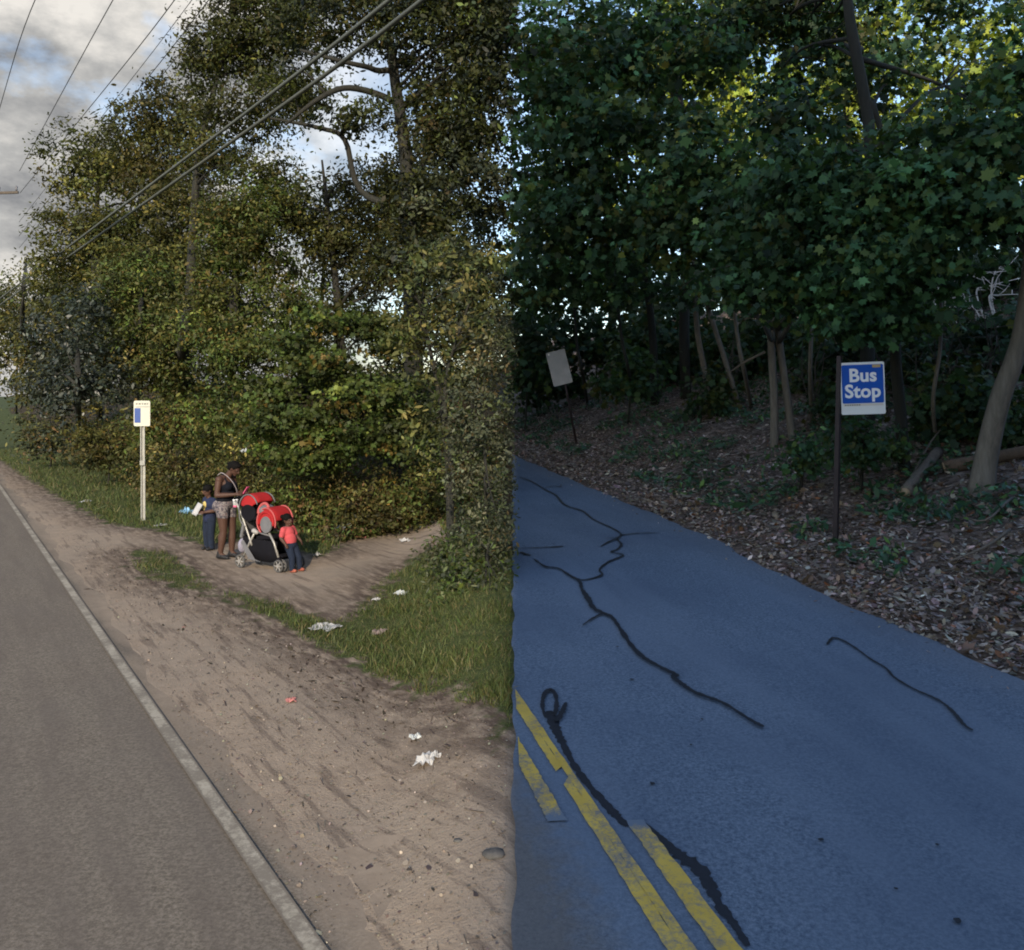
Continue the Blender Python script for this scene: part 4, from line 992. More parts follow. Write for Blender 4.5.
litter(14000, patches, 6, 30, 13, .10, .18, 'ground_ivy', 'patches of low green ivy and seedlings on the leaf-covered bank', [(3, (.05, .12, .06)), (3, (.035, .085, .05)), (1, (.08, .14, .04))], 'oval', .7)
# ================================================================== sign plates
M_STEEL = simple('galvanised_steel', (0.30, 0.30, 0.28), 0.55, 0.2, 9, metal=0.4)
M_POST = simple('brown_post', (0.030, 0.020, 0.020), 0.6, 0.3, 8)
M_WHITE = simple('sign_white', (0.72, 0.73, 0.72), 0.5, 0.04, 3)
M_CREAM = simple('sign_cream', (0.50, 0.50, 0.43), 0.5, 0.05, 3)
M_BLUE_S = simple('sign_blue', (0.010, 0.085, 0.42), 0.45, 0.06, 3)
M_BLUE_D = simple('sign_faded_blue', (0.045, 0.085, 0.27), 0.5, 0.1, 3)
M_LETTER = simple('letter_white', (0.80, 0.80, 0.80), 0.5, 0.02, 3)
M_INK = simple('ink', (0.16, 0.16, 0.15), 0.6, 0.1, 3)
M_TAN = simple('sticker_tan', (0.45, 0.33, 0.16), 0.6, 0.1, 3)

def plate(name, w, h, t, r, c=(0, 0, 0)):
    """rounded plate in the local xz plane, facing -y, centre c"""
    pts = []
    for cx, cz, a0 in ((w / 2 - r, h / 2 - r, 0), (-w / 2 + r, h / 2 - r, 90), (-w / 2 + r, -h / 2 + r, 180), (w / 2 - r, -h / 2 + r, 270)):
        for k in range(5):
            a = R(a0 + 22.5 * k); pts.append((c[0] + cx + r * math.cos(a), c[2] + cz + r * math.sin(a)))
    n = len(pts)
    V = [(x, c[1] - t / 2, z) for x, z in pts] + [(x, c[1] + t / 2, z) for x, z in pts]
    Fc = [tuple(range(n))[::-1], tuple(range(n, 2 * n))] + [(k, (k + 1) % n, n + (k + 1) % n, n + k) for k in range(n)]
    return faces_mesh(name, V, Fc)

def text_mesh(name, s, size, loc, bold=0.012, align='CENTER'):
    cu = bpy.data.curves.new('lettering', 'FONT'); cu.body = s; cu.size = size; cu.align_x = align; cu.align_y = 'CENTER'
    cu.extrude = 0.0012; cu.offset = bold * size; cu.resolution_u = 4; cu.space_character = 1.04
    o = bpy.data.objects.new('lettering', cu); COL.objects.link(o)
    me = bpy.data.meshes.new_from_object(o.evaluated_get(bpy.context.evaluated_depsgraph_get()))
    bpy.data.objects.remove(o)
    me.transform(Matrix.Translation(loc) @ Matrix.Rotation(R(90), 4, 'X'))
    me.name = name; me.materials.clear()
    return me

def channel_post(name, pts, w):
    """a U-section steel post: two flanges and a web, following the points"""
    V, Fc = [], []
    prof = [(-w / 2, 0), (-w * .3, 0), (-w * .22, w * .38), (w * .22, w * .38), (w * .3, 0), (w / 2, 0), (w / 2, w * .08), (w * .36, w * .08), (w * .28, w * .48), (-w * .28, w * .48), (-w * .36, w * .08), (-w / 2, w * .08)]
    k = len(prof)
    for p in pts: V += [(p[0] + a, p[1] + b_, p[2]) for a, b_ in prof]
    for i in range(len(pts) - 1):
        for j in range(k): Fc.append((i * k + j, i * k + (j + 1) % k, (i + 1) * k + (j + 1) % k, (i + 1) * k + j))
    Fc.append(tuple(range((len(pts) - 1) * k, len(pts) * k)))
    return faces_mesh(name, V, Fc)

# left stop sign
b_ = g(143, 521); s = b_.y / F
t = thing('bus_stop_sign', 'white sign plate with a blue square on a grey steel post by the dirt path', 'sign', b_)
link('post', channel_post('post', [(0, 0, -.2), (0, 0, 59 * s), (-.01, 0.0, 59.3 * s), (-.01, 0, 118 * s)], .095), M_STEEL, t)
o = link('post_splice', box_mesh('post_splice', (0, -.015, 58 * s), (.11, .05, .10), None, .006), M_STEEL, t)
pw, ph = 16.4 * s, 25.5 * s; pc = (-.01, -.03, 107.5 * s)
pl = link('sign_plate', plate('sign_plate', pw, ph, .006, .035, pc), M_CREAM, t)
link('blue_square', plate('blue_square', 6.0 * s, 14.6 * s, .003, .008, (pc[0] - 4.3 * s, pc[1] - .0055, pc[2] - 2.0 * s)), M_BLUE_D, pl)
bm = bmesh.new()
for k, (x, w_) in enumerate(((-5.2, 2.2), (-2.2, 2.6), (0.6, 1.6), (3.2, 2.6), (5.6, 1.4))):
    box_bm(bm, (pc[0] + x * s, pc[1] - .005, pc[2] + 9.6 * s), (w_ * s * .8, .003, 1.5 * s))
box_bm(bm, (pc[0] + .5 * s, pc[1] - .005, pc[2] + 6.6 * s), (13.5 * s, .003, .45 * s))
link('faded_print', bm_mesh('faded_print', bm), M_INK, pl)

# blue Bus Stop sign
b_ = g(835.5, 544); s = b_.y / F
t = thing('bus_stop_sign', 'blue and white Bus Stop sign on a dark brown post beside the right-hand road', 'sign', b_)
top = at(839.5, 356, b_.y) - b_
V = [];
link('post', tubes_mesh('post', [([Vector((0, 0, -.25)), Vector((0, 0, 0)), top * .5, top], [.042, .042, .040, .038])], 4, smooth=False), M_POST, t)
c = at(861.4, 388.3, b_.y) - b_
R_s = Matrix.Rotation(R(2.0), 4, 'Y').inverted() @ Matrix.Rotation(R(-6), 4, 'Z')
def on_sign(me):
    me.transform(Matrix.Translation((c.x, -.045, c.z)) @ R_s); return me
pw, ph = 42.5 * s, 52.0 * s
pl = link('sign_plate', on_sign(plate('sign_plate', pw, ph, .005, .02)), M_WHITE, t)
bz = (ph / 2 - 21.6 * s)
link('blue_panel', on_sign(plate('blue_panel', pw - 2.6 * s, 38.4 * s, .003, .018, (0, -.0045, bz))), M_BLUE_S, pl)
link('word', on_sign(text_mesh('word', 'Bus', 18.2 * s, (.2 * s, -.0075, bz + 8.0 * s), .03)), M_LETTER, pl)
link('word', on_sign(text_mesh('word', 'Stop', 18.2 * s, (-.2 * s, -.0075, bz - 7.8 * s), .03)), M_LETTER, pl)
link('sticker', on_sign(plate('sticker', 8 * s, 2.9 * s, .002, .004, (13.6 * s, -.0075, bz + 17.4 * s))), M_TAN, pl)
link('number_strip', on_sign(plate('number_strip', pw - 4 * s, 2.3 * s, .002, .004, (0, -.0042, -ph / 2 + 9.6 * s))), simple('strip_pale', (.62, .58, .52), .6, .05, 3), pl)
bm = bmesh.new()
for k in range(7):
    q = bmesh.ops.create_cube(bm, size=1.0)['verts']
    bmesh.ops.transform(bm, matrix=Matrix.Translation((-17 * s + k * 2.2 * s, -.0062, -ph / 2 + 9.6 * s)) @ Matrix.Diagonal((1.5 * s, .002, 1.1 * s, 1)), verts=q)
link('small_print', on_sign(bm_mesh('small_print', bm)), M_INK, pl)

# far plain plate, leaning
b_ = g(576.5, 443); s = b_.y / F
t = thing('road_sign', 'blank white sign plate on a thin dark post leaning left, far along the right-hand road', 'sign', b_)
a = at(559, 352, b_.y) - b_
lean = math.atan2(a.x, a.z)
M_ = Matrix.Rotation(lean, 4, 'Y'); Lp = a.length
link('post', tubes_mesh('post', [([M_ @ Vector((0, 0, -.2)), M_ @ Vector((0, 0, Lp * .5)), M_ @ Vector((0, 0, Lp * .98))], [.035, .034, .033])], 6), M_POST, t)
me = plate('sign_plate', 19.5 * s, 34.5 * s, .006, .03, (1.2 * s, -.045, Lp - 15.5 * s)); me.transform(Matrix.Rotation(R(-3), 4, 'Y') @ M_)
pl = link('sign_plate', me, simple('weathered_white', (0.44, 0.43, 0.42), 0.7, 0.12, 4), t)
me = tubes_mesh('bolt', [([(1.2 * s - 7 * s, -.056, Lp - .5 * s), (1.2 * s - 7 * s, -.046, Lp - .5 * s)], .03)], 8); me.transform(Matrix.Rotation(R(-3), 4, 'Y') @ M_)
link('bolt', me, M_LETTER, pl)

# ================================================================== utility poles and wires
M_WOODP = bark_mat('pole_wood', (0.06, 0.045, 0.035), (0.13, 0.10, 0.08))
M_WIRE = simple('wire', (0.020, 0.020, 0.022), 0.6, 0.1, 3)
M_CABLE = simple('cable', (0.10, 0.11, 0.10), 0.6, 0.15, 3)
M_GLASS = simple('insulator_grey', (0.10, 0.10, 0.11), 0.4, 0.1, 3)
A = at(-10, 195, 45)
def pole(loc, h, rz, label):
    t = thing('utility_pole', label, 'pole', loc, rz)
    link('post', tubes_mesh('post', [([(0, 0, -1), (0, 0, h * .5), (0, 0, h)], [.17, .15, .11])], 12), M_WOODP, t)
    ca = link('crossarm', box_mesh('crossarm', (0, -.14, h - .55), (3.3, .10, .12), None, .01), M_WOODP, t)
    for x in (-1.55, -.6, .6, 1.55):
        link('insulator', tubes_mesh('insulator', [([(x, -.14, h - .49), (x, -.14, h - .40), (x, -.14, h - .36), (x, -.14, h - .28), (x, -.14, h - .22)], [.025, .07, .05, .075, .03])], 8), M_GLASS, ca)
    return t
pA = Vector((A.x, 45, zof(A.x, 45))); hA = A.z - pA.z + .6
pole(pA, hA, R(-8), 'wooden utility pole at the far left, its crossarm carrying the wires')
pB = Vector((8.2, -3.0, zof(8.2, -3.0)))
pole(pB, 13.0, R(-35), 'wooden utility pole behind the viewer on the right, taking the other ends of the wires')
def wire(label, p0, p1, r=.014, sag=0.35, end=None):
    """from a far point p0 through p1 and on to the near pole"""
    d = (p1 - p0)
    k = ((-3.0) - p0.y) / d.y
    e = p0 + d * k
    e = Vector((pB.x + max(-1.2, min(1.2, (e.x - pB.x))), -3.0, min(max(e.z, pB.z + 7), pB.z + 13.0)))
    pts = []
    for i in range(41):
        u = i / 40
        # straight through p1, then eased to the pole
        k1 = (p1.y - p0.y) / (-3.0 - p0.y)
        if u <= k1: q = p0.lerp(p1, u / k1)
        else: q = p1.lerp(e, (u - k1) / (1 - k1))
        pts.append(q)
    for _ in range(6): pts = [pts[0]] + [(pts[i - 1] + pts[i] * 2 + pts[i + 1]) / 4 for i in range(1, 40)] + [pts[-1]]
    o = link('overhead_wire', tubes_mesh('overhead_wire', [([q - p0 for q in pts], r)], 5), M_CABLE if r > .02 else M_WIRE, None, p0)
    tag(o, label, 'wire', 'overhead wires along the left-hand road')
def at_z(px, py, z):
    Y = (z - CAM_H) * F / (HOR - py); return at(px, py, Y)
wire('thin overhead wire crossing the very top left corner of the sky', at_z(-14, 156, 13.2), at_z(25, 20, 13.2), .013)
wire('thin overhead wire alone against the clouds, second from the left', at_z(19.5, 171, 13.0), at_z(101.5, 20, 13.2), .013)
wire('overhead wire running up from the crossarm tip to the middle of the clouds', at_z(20, 193, 12.6), at_z(161, 20, 12.9), .013)
wire('overhead wire third from the trees, sinking behind the leaves', at_z(19, 222, 11.2), at_z(178, 20, 12.6), .009)
wire('overhead wire just left of the treetops, second from the trees', at_z(19, 236, 10.8), at_z(195, 20, 12.4), .012)
wire('overhead wire brushing the ragged treetop, nearest the trees', at_z(19, 248, 10.2), at_z(208, 20, 12.2), .010)
wire('thick overhead cable crossing in front of the trees, the upper one', at(-10, 306, 47), at(369, 20, 14), .036)
wire('thick overhead cable crossing in front of the trees, the lower one', at(-10, 312, 47), at(404, 20, 14), .040)

# ================================================================== people
M_SKIN = simple('skin_brown', (0.068, 0.034, 0.024), 0.6, 0.08, 6)
M_SKIN2 = simple('skin_child', (0.075, 0.038, 0.027), 0.6, 0.08, 6)
M_HAIR = simple('black_hair', (0.005, 0.0045, 0.0045), 0.8, 0.3, 40, spec=.1)
M_BLACKC = simple('black_cloth', (0.008, 0.009, 0.014), 0.9, 0.25, 14, spec=.1)
M_NAVY = simple('navy_cloth', (0.014, 0.021, 0.055), 0.9, 0.25, 14)
M_JEAN = simple('jeans', (0.009, 0.015, 0.032), 0.9, 0.3, 30)
M_SHOE = simple('dark_shoe', (0.014, 0.014, 0.016), 0.6, 0.2, 10)
M_PINKC = simple('coral_cloth', (0.42, 0.065, 0.075), 0.9, 0.2, 8)
M_REDSH = simple('orange_shoe', (0.28, 0.08, 0.05), 0.7, 0.2, 8)
M_PINK = simple('pink_plastic', (0.62, 0.10, 0.22), 0.4, 0.05, 5)
M_PAPER = simple('white_paper', (0.38, 0.38, 0.385), 0.8, 0.08, 6)
M_YELP = simple('print_yellow', (0.50, 0.40, 0.14), 0.9, 0.1, 6)
M_EYE = simple('eye', (0.03, 0.02, 0.018), 0.3, 0.1, 3)
m, nt, b = mat('patterned_cotton')
v = objco(nt)
c = ramp(nt, noise(nt, v, 26, 3, 0.6), [(0.36, (.04, .038, .05)), (0.44, (.11, .09, .10)), (0.52, (.20, .185, .18)), (0.60, (.12, .065, .072)), (0.68, (.06, .056, .062))], 'CONSTANT')
nt.links.new(c, b.inputs['Base Color']); b.inputs['Roughness'].default_value = .9
M_PATT = m

def V3(*a): return Vector(a)
def head_parts(c, r, pitch, yaw=0.0):
    """head as ellipsoids about centre c (r = half height), looking along +x, bowed by pitch"""
    Rm = Matrix.Rotation(yaw, 3, 'Z') @ Matrix.Rotation(pitch, 3, 'Y')
    def q(x, y, z): return Vector(c) + Rm @ Vector((x * r, y * r, z * r))
    e = lambda p, s: ('ell', q(*p), tuple(k * r for k in s), (0, pitch, yaw))
    return [e((-.08, 0, .16), (.84, .68, .82)), e((.16, 0, -.30), (.58, .52, .62)),      # skull, jaw
            ('cap', q(.74, 0, .08), .09 * r, q(.92, 0, -.20), .14 * r),                    # nose
            e((.66, 0, .16), (.16, .48, .09)), e((.66, 0, -.44), (.16, .26, .06)), e((.66, 0, -.54), (.15, .22, .06)), e((.54, 0, -.80), (.22, .24, .16)),
            e((-.05, .68, .0), (.18, .08, .26)), e((-.05, -.68, .0), (.18, .08, .26))], q, Rm
def hand_parts(w, d, up, s, curl=0.6):
    """palm and five bent fingers from wrist w, pointing along d, back of the hand towards up"""
    d = Vector(d).normalized(); up = Vector(up); up = (up - d * up.dot(d)).normalized(); sd = d.cross(up)
    P = [('cap', Vector(w), .026 * s, Vector(w) + d * .045 * s, .030 * s), ('cap', Vector(w) + d * .05 * s + sd * .018 * s, .020 * s, Vector(w) + d * .05 * s - sd * .018 * s, .020 * s)]
    for k, ln in enumerate((.066, .076, .070, .052)):
        a = Vector(w) + d * .075 * s + sd * (-.030 + .020 * k) * s
        b1 = a + (d * math.cos(curl * .5) - up * math.sin(curl * .5)) * ln * .5 * s
        b2 = b1 + (d * math.cos(curl * 1.3) - up * math.sin(curl * 1.3)) * ln * .5 * s
        P += [('cap', a - d * .02 * s, .0095 * s, b1, .0088 * s), ('cap', b1, .0088 * s, b2, .0075 * s)]
    a = Vector(w) + d * .02 * s - sd * .026 * s
    b1 = a + (d * .7 - sd * .6 - up * .2).normalized() * .035 * s; b2 = b1 + (d * .95 - up * .3).normalized() * .03 * s
    P += [('cap', a, .012 * s, b1, .011 * s), ('cap', b1, .011 * s, b2, .009 * s)]
    return P
def limb(a, b_, c, ra, rb, rc, mid=1.08):
    m1 = a.lerp(b_, .4); m2 = b_.lerp(c, .35)
    return [('cap', a, ra, m1, (ra * .6 + rb * .4) * mid), ('cap', m1, (ra * .6 + rb * .4) * mid, b_, rb), ('cap', b_, rb, m2, rb * 1.06), ('cap', m2, rb * 1.06, c, rc)]

# --- the woman: bowed over the stroller handle, phone in hand
b_ = g(226.5, 558.5)
t = thing('person', 'woman in black tank top and patterned shorts, head bowed, standing behind the stroller', 'person', b_, R(-18))
hipL, hipR = V3(-.01, .10, .84), V3(-.01, -.10, .84)
knL, knR = V3(.04, .10, .46), V3(.01, -.095, .46)
anL, anR = V3(.03, .10, .085), V3(-.05, -.10, .085)
shL, shR = V3(.00, .17, 1.315), V3(-.02, -.17, 1.315)
elL, elR = V3(.05, .21, 1.05), V3(-.03, -.22, 1.06)
wrL, wrR = V3(.27, .09, 1.10), V3(.24, -.11, 1.075)
hc = V3(.165, -.01, 1.49)
hp, hq, hR = head_parts(hc, .112, R(33))
P = [('ell', V3(-.035, 0, .90), (.135, .175, .13), (0, 0, 0)), ('ell', V3(-.085, .08, .87), (.10, .09, .10), (0, 0, 0)), ('ell', V3(-.085, -.08, .87), (.10, .09, .10), (0, 0, 0)),
     ('ell', V3(-.005, 0, 1.05), (.11, .135, .14), (0, 0, 0)), ('ell', V3(-.01, 0, 1.22), (.115, .155, .15), (0, R(8), 0)), ('ell', V3(.075, .065, 1.20), (.065, .07, .07), (0, 0, 0)), ('ell', V3(.075, -.065, 1.20), (.065, .07, .07), (0, 0, 0)),
     ('cap', V3(-.015, .09, 1.335), .06, V3(-.015, -.09, 1.335), .06), ('cap', V3(.01, 0, 1.34), .058, V3(.095, 0, 1.44), .05)]
P += [('cap', shL, .062, shL + V3(0, -.06, 0), .06), ('cap', shR, .062, shR + V3(0, .06, 0), .06)]
P += limb(shL, elL, wrL, .056, .040, .027) + limb(shR, elR, wrR, .056, .040, .027)
P += limb(hipL, knL, anL, .098, .060, .040) + limb(hipR, knR, anR, .098, .060, .040)
for kn, an in ((knL, anL), (knR, anR)):
    P += [('ell', kn.lerp(an, .3) + V3(-.025, 0, 0), (.055, .05, .10), (0, 0, 0)), ('cap', an, .038, an + V3(.10, 0, -.045), .030)]
P += hp + hand_parts(wrL, (.9, -.35, .1), (.2, .2, 1), 1.0, .9) + hand_parts(wrR, (.9, .25, .15), (.1, -.5, .9), 1.0, .9)
link('body', body_mesh('body', P, .0085, 3), M_SKIN, t)
top_ = [('ell', V3(-.005, 0, 1.05), (.122, .148, .16), (0, 0, 0)), ('ell', V3(-.03, 0, .97), (.13, .165, .08), (0, 0, 0)), ('ell', V3(-.008, 0, 1.19), (.126, .160, .13), (0, R(8), 0)), ('ell', V3(.08, .065, 1.20), (.070, .075, .076), (0, 0, 0)), ('ell', V3(.08, -.065, 1.20), (.070, .075, .076), (0, 0, 0)),
        ('cap', V3(.085, .085, 1.25), .020, V3(-.01, .10, 1.395), .018), ('cap', V3(.085, -.085, 1.25), .020, V3(-.01, -.10, 1.395), .018), ('cap', V3(-.01, .10, 1.395), .018, V3(-.12, .07, 1.25), .022), ('cap', V3(-.01, -.10, 1.395), .018, V3(-.12, -.07, 1.25), .022)]
link('tank_top', body_mesh('tank_top', top_, .010, 2), M_BLACKC, t)
sh_ = [('ell', V3(-.035, 0, .90), (.142, .182, .125), (0, 0, 0)), ('ell', V3(-.09, .08, .87), (.112, .10, .11), (0, 0, 0)), ('ell', V3(-.09, -.08, .87), (.112, .10, .11), (0, 0, 0))]
for hp_, kn in ((hipL, knL), (hipR, knR)):
    sh_ += [('cap', hp_, .110, hp_.lerp(kn, .40), .094)]
link('shorts', body_mesh('shorts', sh_, .010, 2, cut=[((0, 0, .69), (-.12, 0, -1))]), M_PATT, t)
hr = [('ell', hq(-.2, 0, .32), (.098, .092, .088), (0, R(33), 0)), ('ell', hq(.12, 0, .72), (.075, .074, .040), (0, R(33), 0)), ('ell', hq(-.62, 0, -.1), (.06, .075, .07), (0, R(33), 0)), ('ell', hq(-.98, 0, .1), (.045, .045, .045), (0, 0, 0))]
link('hair', body_mesh('hair', hr, .010, 1), M_HAIR, t)
for sy in (1, -1):
    link('eye', body_mesh('eye', [('ell', hq(.70, .28 * sy, .05), (.012, .014, .009), (0, R(33), 0))], .004, 0), M_EYE, t)
for an in (anL, anR):
    sp = [('cap', an + V3(-.03, 0, -.035), .045, an + V3(.05, 0, -.035), .043), ('cap', an + V3(.05, 0, -.04), .043, an + V3(.14, 0, -.055), .032), ('cap', an + V3(-.01, 0, .02), .044, an + V3(-.01, 0, -.03), .046)]
    link('shoe', body_mesh('shoe', sp, .010, 2, cut=[((0, 0, .004), (0, 0, -1))]), M_SHOE, t)
woman = t
ph_ = t.matrix_basis
o = tag(link('phone', box_mesh('phone', (0, 0, 0), (.075, .014, .15), None, .006), M_PINK, None), 'pink phone held in both hands by the bowed woman', 'phone')
o.location = b_ + Matrix.Rotation(R(-18), 3, 'Z') @ V3(.375, 0.0, 1.135); o.rotation_euler = (R(35), 0, R(72))
hb = thing('shoulder_bag', 'small dark bag with a thin pale strap across the woman\'s shoulder', 'bag', b_, R(-18))
link('strap', tubes_mesh('strap', [(curve_pts([V3(-.10, -.10, 1.38), V3(-.01, -.105, 1.42), V3(.09, -.05, 1.33), V3(.15, .02, 1.20), V3(.13, .12, 1.05), V3(.06, .20, .95)], 5), .007)], 6), simple('strap_grey', (.30, .27, .29), .8, .1, 5), hb)
link('pouch', body_mesh('pouch', [('ell', V3(.03, .235, .90), (.11, .045, .09), (0, 0, 0))], .012, 1), M_BLACKC, hb)

# --- the boy with a paper
b_ = g(209.5, 550)
t = thing('person', 'small boy in navy shirt and jeans standing behind the woman, holding a white paper', 'person', b_, R(-132))
k = 1.13 / 1.62
hipL, hipR = V3(0, .065, .53), V3(0, -.065, .53); knL, knR = V3(.015, .068, .29), V3(.02, -.07, .29); anL, anR = V3(0, .07, .06), V3(.0, -.08, .06)
shL, shR = V3(0, .125, .87), V3(0, -.125, .87); elL, elR = V3(.0, .165, .70), V3(.0, -.165, .70); wrL, wrR = V3(.15, .10, .68), V3(.15, -.09, .69)
hc = V3(.035, 0, 1.035); hp, hq, hR = head_parts(hc, .098, R(18))
P = [('ell', V3(0, 0, .57), (.09, .115, .09), (0, 0, 0)), ('ell', V3(0, 0, .68), (.085, .105, .12), (0, 0, 0)), ('ell', V3(0, 0, .80), (.088, .12, .11), (0, 0, 0)), ('cap', V3(0, 0, .88), .045, V3(.02, 0, .96), .04), ('cap', shL, .046, shR, .046)]
P += limb(shL, elL, wrL, .042, .032, .022) + limb(shR, elR, wrR, .042, .032, .022) + limb(hipL, knL, anL, .07, .046, .034) + limb(hipR, knR, anR, .07, .046, .034)
for an in (anL, anR): P += [('cap', an, .03, an + V3(.07, 0, -.03), .024)]
P += hp + hand_parts(wrL, (.9, -.3, .1), (.1, .6, .8), .75, .8) + hand_parts(wrR, (.9, .3, .1), (.1, -.6, .8), .75, .8)
link('body', body_mesh('body', P, .0075, 2), M_SKIN2, t)
sp = [('ell', V3(0, 0, .66), (.102, .122, .13), (0, 0, 0)), ('ell', V3(0, 0, .80), (.10, .132, .115), (0, 0, 0)), ('cap', shL, .056, shR, .056), ('cap', V3(0, 0, .56), .115, V3(0, 0, .62), .11)]
for s_, e_ in ((shL, elL), (shR, elR)): sp += [('cap', s_, .056, s_.lerp(e_, .75), .050)]
so_ = link('shirt', body_mesh('shirt', sp, .009, 2, cut=[((0, 0, .50), (0, 0, -1))]), M_NAVY, t)
pr = body_mesh('shirt_print', [('ell', V3(.092, .0, .80), (.022, .055, .06), (0, 0, 0)), ('ell', V3(.095, -.02, .73), (.018, .03, .04), (0, 0, 0))], .008, 1)
link('shirt_print', pr, M_YELP, so_)
jp = [('ell', V3(0, 0, .55), (.102, .128, .085), (0, 0, 0))]
for h_, k_, a_ in ((hipL, knL, anL), (hipR, knR, anR)): jp += [('cap', h_, .082, k_, .062), ('cap', k_, .062, a_ + V3(0, 0, -.005), .052)]
link('jeans', body_mesh('jeans', jp, .009, 2, cut=[((0, 0, .035), (0, 0, -1))]), M_JEAN, t)
link('hair', body_mesh('hair', [('ell', hq(-.14, 0, .34), (.088, .080, .078), (0, R(18), 0)), ('ell', hq(-.4, 0, 0), (.055, .072, .07), (0, 0, 0))], .009, 1), M_HAIR, t)
for sy in (1, -1): link('eye', body_mesh('eye', [('ell', hq(.70, .28 * sy, .05), (.010, .012, .008), (0, 0, 0))], .004, 0), M_EYE, t)
for an in (anL, anR):
    link('shoe', body_mesh('shoe', [('cap', an + V3(-.02, 0, -.02), .036, an + V3(.08, 0, -.03), .030)], .009, 1, cut=[((0, 0, .004), (0, 0, -1))]), M_SHOE, t)
pb = b_
bm = bmesh.new(); bmesh.ops.create_grid(bm, x_segments=6, y_segments=6, size=.5)
for v_ in bm.verts: v_.co = Vector((v_.co.x * .17, .012 * math.sin(v_.co.x * 7) + .01 * v_.co.y, v_.co.y * .22))
pm = bm_mesh('paper', bm, True); md = None
o = tag(link('paper', pm, M_PAPER, None), 'white sheet of paper in the small boy\'s hands', 'paper')
o.location = b_ + Matrix.Rotation(R(-132), 3, 'Z') @ V3(.235, .0, .735); o.rotation_euler = (R(-25), R(12), R(-42))
so2 = o.modifiers.new('thick', 'SOLIDIFY'); so2.thickness = .002

# --- the stroller
b_ = g(240, 568)
fr = g(276.5, 576.5)
hd = R(-29)
st = thing('stroller', 'red and black tandem stroller with two canopies and grey tube frame on the dirt path', 'stroller', (b_.x, b_.y, b_.z), hd)
WB = .80
YO = .20      # near side is y=0, far side y=2*YO
M_RED = simple('stroller_red', (0.30, 0.012, 0.014), 0.8, 0.12, 6)
M_REDP = simple('stroller_coral', (0.40, 0.085, 0.085), 0.8, 0.15, 6)
M_BLK = simple('stroller_black', (0.008, 0.008, 0.011), 0.9, 0.2, 8, spec=.1)
M_GRYF = simple('stroller_grey', (0.13, 0.13, 0.14), 0.85, 0.15, 8)
M_TUBE = simple('tube_silver', (0.30, 0.29, 0.27), 0.4, 0.08, 5, metal=.3)
M_TYRE = simple('tyre_grey', (0.075, 0.073, 0.072), 0.8, 0.15, 8)
M_RIM = simple('rim_grey', (0.24, 0.23, 0.22), 0.5, 0.1, 5)
def wheel(x, y, r, w):
    ring = [(x + r * .86 * math.cos(a), y, r + r * .86 * math.sin(a)) for a in np.linspace(0, 2 * math.pi, 25)]
    wt = link('wheel', tubes_mesh('wheel', [(ring, r * .15)], 8, cap=False), M_TYRE, st)
    bm = bmesh.new()
    q = bmesh.ops.create_cone(bm, cap_ends=True, segments=16, radius1=r * .26, radius2=r * .26, depth=w)['verts']
    bmesh.ops.transform(bm, matrix=Matrix.Translation((x, y, r)) @ Matrix.Rotation(R(90), 4, 'X'), verts=q)
    for k in range(6):
        a = 2 * math.pi * k / 6
        box_bm(bm, (x + r * .46 * math.cos(a), y, r + r * .46 * math.sin(a)), (r * .66, w * .5, r * .17), Euler((0, -a, 0)))
    q = bmesh.ops.create_cone(bm, cap_ends=False, segments=24, radius1=r * .78, radius2=r * .78, depth=w * .7)['verts']
    bmesh.ops.transform(bm, matrix=Matrix.Translation((x, y, r)) @ Matrix.Rotation(R(90), 4, 'X'), verts=q)
    link('rim', bm_mesh('rim', bm), M_RIM, wt)
for y in (0, 2 * YO):
    wheel(0, y, .105, .045)
    wheel(WB, y, .098, .04); wheel(WB + .01, y + .065, .098, .04)
    s_ = 1 if y == 0 else -1
    fy = y + .035 * s_
    link('frame_tube', tubes_mesh('frame_tube', [([V3(.0, fy, .105), V3(.17, fy, .40), V3(.30, fy, .60)], .017)], 8), M_TUBE, st)
    link('frame_tube', tubes_mesh('frame_tube', [(curve_pts([V3(-.13, fy, 1.03), V3(-.02, fy, .86), V3(.10, fy, .62), V3(.22, fy, .36)], 4), .016)], 8), M_TUBE, st)
    link('frame_tube', tubes_mesh('frame_tube', [([V3(.26, fy, .60), V3(.45, fy, .56), V3(WB - .18, fy, .54)], .016)], 8), M_TUBE if y else M_GRYF, st)
    link('frame_tube', tubes_mesh('frame_tube', [([V3(WB - .22, fy, .58), V3(WB - .12, fy, .44), V3(WB - .02, fy, .20)], .018)], 8), M_TUBE, st)
    link('wheel_fork', body_mesh('wheel_fork', [('cap', V3(WB - .02, fy, .20), .032, V3(WB + .0, fy, .14), .045), ('cap', V3(WB + .0, fy, .13), .03, V3(WB + .0, fy, .10), .022)], .012, 1), M_BLK, st)
    link('hinge', body_mesh('hinge', [('cap', V3(.29, fy - .03 * s_, .60), .04, V3(.35, fy - .03 * s_, .58), .035)], .012, 1), simple('hinge_grey', (.30, .29, .28), .5, .1, 4), st)
link('handlebar', tubes_mesh('handlebar', [(curve_pts([V3(-.13, .035, 1.03), V3(-.17, .06, 1.07), V3(-.18, YO, 1.08), V3(-.17, 2 * YO - .06, 1.07), V3(-.13, 2 * YO - .035, 1.03)], 5), .018)], 8), M_BLK, st)
link('axle', tubes_mesh('axle', [([V3(0, .02, .105), V3(0, 2 * YO - .02, .105)], .012)], 8), M_TUBE, st)
